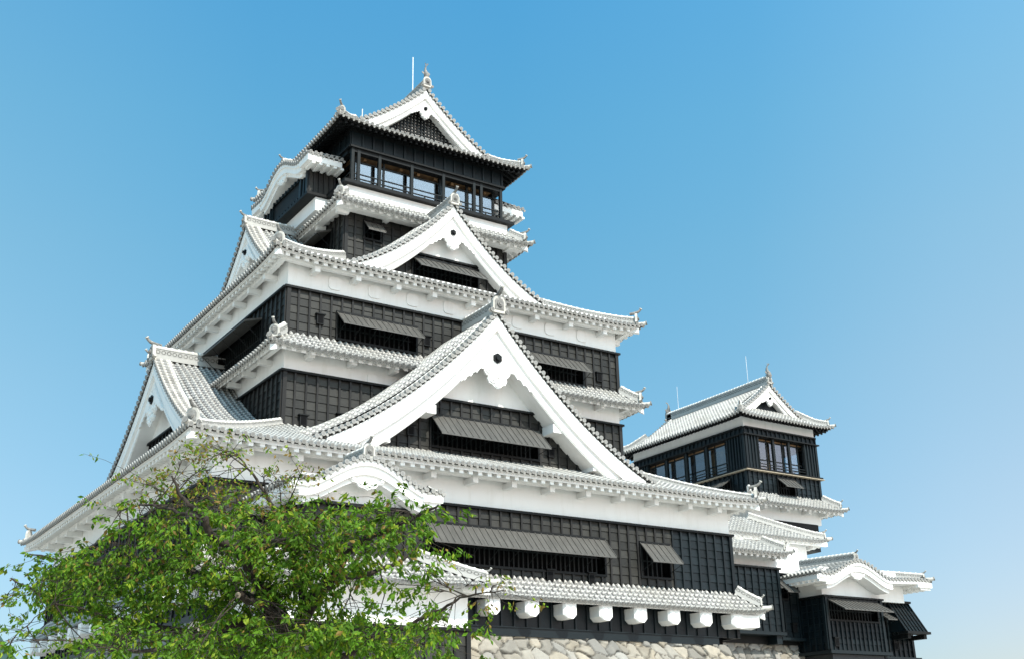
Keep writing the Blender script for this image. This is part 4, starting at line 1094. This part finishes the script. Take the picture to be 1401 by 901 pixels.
# skirt below the tower and the lower storeys
RS1, _ = skirt(T, (26.4, 35.35, 11.75, 26), ts, 15.12, 16.05, c=0.1, lift=0.12, lw=1.6, wall=(27.5, 34.0, 12.9, 24.8), which='FLR', hips=('FL', 'FR'), oni_sz=0.45, brackets={'F': [1.9, 3.9, 5.9, 7.6]}, purlin=False)
S2 = box_obj("wall", 27.5, 34.0, 12.9, 24.8, 14.3, 15.8, PL, T)
box_obj("wall_core", 27.55, 33.6, 12.85, 24.8, 12.5, 14.3, BLK, S2)
RS2, _ = skirt(T, (14.5, 31.35, 10.0, 24), (14.5, 26.3, 12.1, 24), 12.5, 13.95, c=0.15, lift=0.14, lw=1.8, wall=(14.5, 30.2, 11.0, 24), which='FR', hips=('FR',), oni_sz=0.5, brackets={'F': [9.5, 11.5, 13.5]}, purlin=True)
S3 = box_obj("wall", 14.4, 30.2, 11.0, 24, 5.0, 12.6, PL, T)
S4 = box_obj("wall", 13.6, 24.6, 6.55, 11.2, 9.45, 11.1, PL, T)
box_obj("wall_core", 13.6, 24.5, 6.6, 11.2, 5.6, 9.45, BLK, S4)
RS3, _ = skirt(T, (13.3, 22.75, 5.25, 9), (13.3, 21.7, 6.6, 9), 10.38, 11.2, c=0.1, lift=0.1, lw=1.2, wall=(13.3, 22.2, 6.3, 9), which='FR', hips=('FR',), oni_sz=0.38, purlin=False)
fa = frame((13.6, 6.0, 0), (1,0,0), (0,-1,0)); clad(S4, fa, 8.6, 6.2, 9.6, NEW, [], bs=0.5)
mb = MB(); mb.box(13.6, 22.25, 5.75, 6.5, 6.0, 6.17); mb.box(14.6, 15.0, 5.9, 6.9, 5.55, 6.0); mb.box(21.6, 22.0, 5.9, 6.9, 5.55, 6.0); mb.build("ledge_beam", NEW, S4)
mb = MB(); mb.box(13.6, 22.2, 6.05, 6.5, 6.2, 9.6); mb.build("wall_core", BLK, S4)
fb = frame((22.2, 6.35, 0), (1,0,0), (0,-1,0)); hB = (0.1, 0.9, 8.1, 9.1); clad(S4, fb, 2.25, 5.98, 9.4, NEW, [hB], bs=0.5, posts=(False, True))
window(S4, fb, *hB[:2], hB[3], hB[2], awn=0.9, drop=0.75, nrods=2)
loophole(S4, fb, 1.2, 6.5)
mb = MB(); mb.box(22.25, 24.7, 6.1, 6.6, 5.8, 5.95); mb.build("ledge_beam", NEW, S4)
# front bay with the undulating gable
C_ = box_obj("bay", 24.1, 31.0, 4.6, 11, 8.05, 9.75, PL, T)
box_obj("bay_core", 24.55, 28.3, 4.95, 8, 4.0, 8.05, DARK, C_)
fc = frame((24.1, 4.5, 0), (1,0,0), (0,-1,0)); hC = (0.2, 4.15, 6.85, 7.9)
clad(C_, fc, 4.6, 5.2, 8.05, NEW, [hC], bs=0.36)
fcl = frame((24.1, 8.0, 0), (0,-1,0), (-1,0,0)); clad(C_, fcl, 3.5, 5.2, 8.05, NEW, [], bs=0.45, posts=(False, True))
window(C_, fc, *hC[:2], hC[3], hC[2], awn=1.15, drop=0.62, nrods=4, overx=0.02)
loophole(C_, fc, 0.5, 5.6)
mb = MB(); mb.box(23.9, 28.9, 4.2, 8, 5.0, 5.17); mb.build("ledge_beam", NEW, C_)
mb = MB(); mb.box(24.3, 28.5, 4.5, 8, 3.4, 4.98); mb.build("bay_skirt", MESHM, C_)
fd = frame((28.72, 4.95, 0), (1,0,0), (0,-1,0)); clad(C_, fd, 2.9, 5.0, 8.1, NEW, [], bs=0.42); loophole(C_, fd, 1.3, 5.6)
mb = MB(); mb.box(28.72, 31.6, 5.0, 9, 4.0, 8.1); mb.build("bay_core", BLK, C_)
mb = MB(); mb.box(28.7, 31.9, 4.6, 9, 4.85, 4.98); mb.build("ledge_beam", NEW, C_)
def flare():
    mb = MB(); x0, x1 = 29.75, 31.55
    P = []
    for (z, y) in ((6.35, 3.75), (8.05, 4.85)): P += [V3(x0, y, z), V3(x1, y, z), V3(x1, 4.95, z), V3(x0, 4.95, z)]
    mb.hexa(P, 0)
    n = 6
    for i in range(n+1):
        x = x0 + (x1-x0)*i/n
        mb.hexa([V3(x-.04,3.67,6.35), V3(x+.04,3.67,6.35), V3(x+.04,3.76,6.35), V3(x-.04,3.76,6.35), V3(x-.04,4.77,8.05), V3(x+.04,4.77,8.05), V3(x+.04,4.86,8.05), V3(x-.04,4.86,8.05)], 1)
    for j in range(1, 5):
        t = j/5; z = 6.35+1.7*t; y = 3.75+1.1*t; mb.box(x0, x1, y-0.035, y+0.1, z-0.02, z+0.02, 1)
    mb.box(x0-0.1, x1+0.12, 3.55, 4.2, 6.2, 6.34, 1); mb.box(x0-0.08, x1+0.12, 4.7, 4.95, 8.06, 8.15, 1)
    for x in (x0+0.1, x1-0.3): mb.box(x, x+0.25, 3.75, 4.95, 5.95, 6.2, 1)
    mb.build("drop_box", [NEW, BLK], C_)
flare()
window(C_, fd, 0.05, 0.7, 7.45, 6.75, awn=0.8, drop=0.45, nrods=2)
fkc = kara_fn(9.12, 0.85, 4.5, 2.55)
g, gkc = kara(C_, (26.15, 3.45, 0), (1,0,0), (0,-1,0), fkc, -3.3, 6.0, 5.0, wall_y=1.1, back_rise=0.04, hw=2.55, pend=0.62, oni_sz=0.45, ridge_d=4.6)
for xx, ox in ((22.83, -1), (32.18, 1)):
    fr3 = frame((xx, 7.6 if ox < 0 else 3.45, 0), (0, -1 if ox < 0 else 1, 0), (ox, 0, 0)); Lk = 4.1
    mb = MB()
    for q in np.arange(0.15, Lk, TS): tile_row(mb, [fr3(q, 0.15-d, 9.2+0.4*d) for d in (0, 0.35, 0.7)], fr3.ex)
    mb.build("side_eave", TMATS, g)
    mb = MB(); mb.box(0.0, Lk-0.1, -1.2, 0.05, 8.85, 9.12, 0, fr3)
    for q in np.arange(0.1, Lk-0.2, 0.42): mb.box(q, q+0.19, -0.9, -0.01, 8.72, 8.85, 0, fr3)
    mb.build("eave_board", PL, g)
dd = nrm(V3(1, -1, 0)); pr_ = [V3(28.9, 6.0, 9.76), V3(30.4, 4.85, 9.58), V3(31.9, 3.7, 9.38)]
ridge(pr_, 0.24, 0.3, "hip_ridge", g); oni(pr_[-1], dd, 0.42, g); corner_tip(V3(32.2, 3.4, 9.33), dd, g)
for L0 in (T, K):
    for o in list(bpy.data.objects):
        if o.parent is L0: o.matrix_parent_inverse = L0.matrix_world.inverted()
# ------------------------------------------------------------------ cherry tree in the left foreground
def at(u, v, dist):
    d = Fv + Rv*((u-700.5)/FPX) + Uv*((450.5-v)/FPX); return CAM + d*dist
TREE = empty("cherry_tree", tuple(at(400, 1050, 17.2)*V3(1,1,0) + V3(0,0,-1.82)))
TREE["label"] = "leafy cherry tree with green and bronze young leaves before the tall keep"; TREE["category"] = "tree"
TREE.matrix_world = Matrix.Translation(TREE.location)
def smooth_path(pts, n=5):
    pts = [np.array(p) for p in pts]; out = []
    P = [pts[0]] + pts + [pts[-1]]
    for i in range(1, len(P)-2):
        for s_ in range(n):
            t = s_/n; a, b, c, d = P[i-1], P[i], P[i+1], P[i+2]
            out.append(0.5*((2*b) + (c-a)*t + (2*a-5*b+4*c-d)*t*t + (3*b-a-3*c+d)*t**3))
    out.append(pts[-1]); return out
def wob(path, amp):
    return [p + (rng.normal(0, amp, 3) if 0 < i < len(path)-1 else 0) for i, p in enumerate(path)]
LIMBS = []
def limb(name, pts, r0, r1, mat=BARK, wobble=0.012, cut=False):
    path = wob(smooth_path([p if len(p) == 3 and isinstance(p, np.ndarray) else at(*p) for p in pts]), wobble)
    rs = np.linspace(r0, r1, len(path))*(1+rng.normal(0, 0.06, len(path)))
    mb = MB(); rs = rs*0.8; mb.tube(path, list(rs), 9, 0)
    if cut:
        t = nrm(path[-1]-path[-2]); mb.tube([path[-1]-t*0.01, path[-1]+t*0.02], rs[-1]*0.92, 9, 1)
    mb.build(name, [mat, CUT], TREE)
    for i in range(2, len(path)): LIMBS.append((path[i], rs[i]))
    return path
base = at(400, 1050, 17.2)*V3(1,1,0) + V3(0,0,-1.9)
limb("trunk", [base, at(401, 1050, 17.2), at(399, 960, 17.1), at(397, 900, 17.05), at(392, 850, 17.0)], 0.30, 0.17)
LIMBS.clear()
limb("branch", [(398,905,17.05),(420,835,16.9),(454,790,16.7),(477,752,16.5),(520,727,16.2),(560,712,16.0),(600,690,15.8)], 0.16, 0.015)
limb("branch", [(392,862,17.0),(370,820,16.8),(349,790,16.6),(327,754,16.4),(287,729,16.1),(278,705,16.0),(249,679,15.9),(235,650,15.9)], 0.14, 0.015)
limb("branch", [(392,858,17.0),(365,829,16.3),(345,822,16.0),(326,813,15.7)], 0.085, 0.055, cut=True)
limb("branch", [(349,792,16.6),(352,800,16.4),(346,806,16.2)], 0.09, 0.075, cut=True)
limb("branch", [(402,930,17.0),(440,915,16.6),(475,895,16.3),(507,872,16.0),(540,862,15.8),(594,837,15.6),(640,815,15.4),(692,806,15.3)], 0.085, 0.006)
limb("branch", [(396,905,17.2),(330,880,17.4),(230,860,17.8),(112,835,18.2),(60,815,18.4),(15,790,18.6)], 0.11, 0.01)
limb("branch", [(372,824,16.8),(300,800,17.2),(230,770,17.6),(150,770,18.0),(90,765,18.2),(40,757,18.3)], 0.09, 0.01)
limb("branch", [(420,838,17.0),(402,760,17.5),(380,705,17.9),(350,655,18.1),(325,620,18.2)], 0.09, 0.008)
limb("branch", [(454,790,16.7),(500,785,17.1),(550,765,17.3),(592,735,17.4)], 0.07, 0.008)
limb("branch", [(380,840,17.0),(300,860,16.2),(220,885,15.8),(150,890,15.6)], 0.09, 0.01)
limb("branch", [(280,710,16.0),(245,700,16.4),(200,690,16.8),(160,700,17.0)], 0.04, 0.008)
limb("branch", [(327,756,16.4),(360,740,16.0),(400,735,15.7),(440,700,15.5)], 0.05, 0.008)
limb("branch", [(-30,930,16.8),(10,885,16.8),(40,850,16.9),(75,825,17.0)], 0.018, 0.006)
LP = np.array([p for p, r in LIMBS])
# u, v, ru, rv, depth, sprays, kind
BL = [(150,800,100,38,17.8,105,'g'), (120,780,66,24,18.0,52,'g'), (205,755,75,42,17.3,85,'m'), (300,800,80,45,16.8,90,'g'),
      (240,852,115,40,16.8,110,'g'), (385,775,70,45,16.4,80,'g'), (330,872,95,32,16.2,90,'g'), (450,758,80,36,16.4,84,'m'),
      (495,724,54,26,16.2,44,'m'), (532,706,44,24,16.0,44,'g'), (425,825,62,34,16.8,66,'g'), (500,790,36,24,16.9,22,'g'),
      (470,872,60,26,16.3,50,'g'), (545,868,56,20,15.7,44,'g'), (594,852,28,16,15.5,16,'g'), (408,704,42,24,16.0,32,'m'),
      (285,640,45,30,17.6,42,'b'), (335,665,60,36,17.6,50,'b'), (240,680,70,36,16.6,58,'b'), (195,712,60,24,17.0,40,'m'),
      (385,650,35,26,17.9,18,'b'), (300,612,26,14,18.1,8,'b'), (28,822,30,34,18.4,20,'b'), (72,764,30,10,18.3,12,'g'), (55,850,30,26,17.5,10,'b'),
      (300,728,70,34,16.2,60,'m'), (180,880,110,22,15.9,70,'g'), (90,800,45,25,18.2,30,'g'), (655,806,24,8,15.3,4,'b'), (600,800,26,10,15.6,4,'g'),
      (400,880,70,24,16.0,46,'g'), (350,720,60,30,16.4,40,'m'), (566,735,28,22,17.2,13,'g'), (70,880,50,14,16.2,10,'g'), (520,890,60,12,15.9,26,'g')]
LV, LFc, LC = [], [], []
tw = MB()
def leaf(p, d, ln, wd, col):
    d = nrm(d); s_ = nrm(np.cross(d, nrm(rng.normal(0, 1, 3)+V3(0,0,1.4)))); u = np.cross(s_, d)
    o = len(LV); sag = -0.18*ln
    LV.extend([p, p + d*ln*0.5 + s_*wd*0.5 - u*wd*0.16, p + d*ln + u*sag, p + d*ln*0.5 - s_*wd*0.5 - u*wd*0.16, p + d*ln*0.52 + u*wd*0.10])
    LFc.extend([(o, o+1, o+4), (o+1, o+2, o+4), (o+2, o+3, o+4), (o+3, o, o+4)]); LC.extend([col]*5)
def tint(kind):
    r = rng.random()
    if kind == 'b': bz = 0.34
    elif kind == 'm': bz = 0.08
    else: bz = 0.012
    v = rng.uniform(0.75, 1.25)
    if r < bz: c = (0.20, 0.135, 0.035)
    elif r < bz + (0.45 if kind == 'b' else 0.20): c = (0.175, 0.235, 0.018)
    else: c = (0.080, 0.165, 0.012)
    return (c[0]*v, c[1]*v, c[2]*v, 1)
for (u, v, ru, rv, dp, ns, kind) in BL:
    for k in range(max(2, int(ns*(0.195 if kind == 'g' else 0.165)))):
        # one pad: a flat layered spray of leafy twigs on its own small branch
        a = rng.uniform(0, 2*math.pi); q = math.sqrt(rng.uniform(0, 1))*1.0
        pc = at(u + ru*q*math.cos(a), v + rv*q*math.sin(a), dp + rng.normal(0, 0.6))
        dist = np.linalg.norm(LP-pc, axis=1); j = int(np.argmin(dist + rng.uniform(0, 0.3, len(dist)))); b = LP[j]
        mid = b*0.5 + pc*0.5 + V3(0,0,0.08*dist[j]) + rng.normal(0, 0.06, 3)
        wr = 0.013 if dist[j] > 0.7 else 0.008
        stem = smooth_path([b, mid, pc], 3); tw.tube(stem, list(np.linspace(wr, wr*0.4, len(stem))), 5, 0)
        go = nrm((pc-b)*V3(1,1,0.3) + rng.normal(0, 0.2, 3)); R_p = rng.uniform(0.28, 0.55)
        for w_ in range(rng.integers(4, 8)):
            p = pc + V3(rng.normal(0, R_p*0.6), rng.normal(0, R_p*0.6), rng.normal(0, 0.09)) + go*rng.uniform(-0.1, 0.3)
            s0 = stem[rng.integers(len(stem)//2, len(stem))]
            tw.tube([s0, (s0+p)/2 + V3(0,0,0.03), p], [0.006, 0.004, 0.003], 3, 0, cap=False)
            ax = nrm((p-s0)*V3(1,1,0.4) + rng.normal(0, 0.18, 3) + V3(0, 0, -0.05 if kind != 'b' else 0.12))
            ln = rng.uniform(0.2, 0.42); end = p + ax*ln + V3(0,0,-0.05)
            tw.tube([p, end], [0.003, 0.0015], 3, 0, cap=False)
            n = rng.integers(13, 21) if kind != 'b' else rng.integers(9, 15)
            small = 0.74 if kind == 'b' else 1.0; tn_ = rng.uniform(0.8, 1.2)
            for i in range(n):
                t = rng.uniform(0, 1); bp_ = p*(1-t)+end*t + rng.normal(0, 0.028, 3)
                d = ax*0.45 + nrm(rng.normal(0, 1, 3)*V3(1,1,0.4))*0.9 + V3(0, 0, -0.62)
                c_ = tint(kind); c_ = (c_[0]*tn_, c_[1]*tn_, c_[2]*tn_, 1); L_ = rng.uniform(0.06, 0.128)*small
                leaf(bp_, d, L_, L_*rng.uniform(0.42, 0.56), c_)
o = tw.build("twigs", BARK, TREE); o["kind"] = "stuff"
mb = MB(); mb.v = [tuple(p) for p in LV]; mb.uv = [(0.0, 0.0)]*len(LV); mb.f = LFc; mb.m = [0]*len(LFc); mb.sm = [False]*len(LFc); mb.col = LC
o = mb.build("crown", LF, TREE); o["kind"] = "stuff"
for o in list(bpy.data.objects):
    if o.parent is TREE: o.matrix_parent_inverse = TREE.matrix_world.inverted()
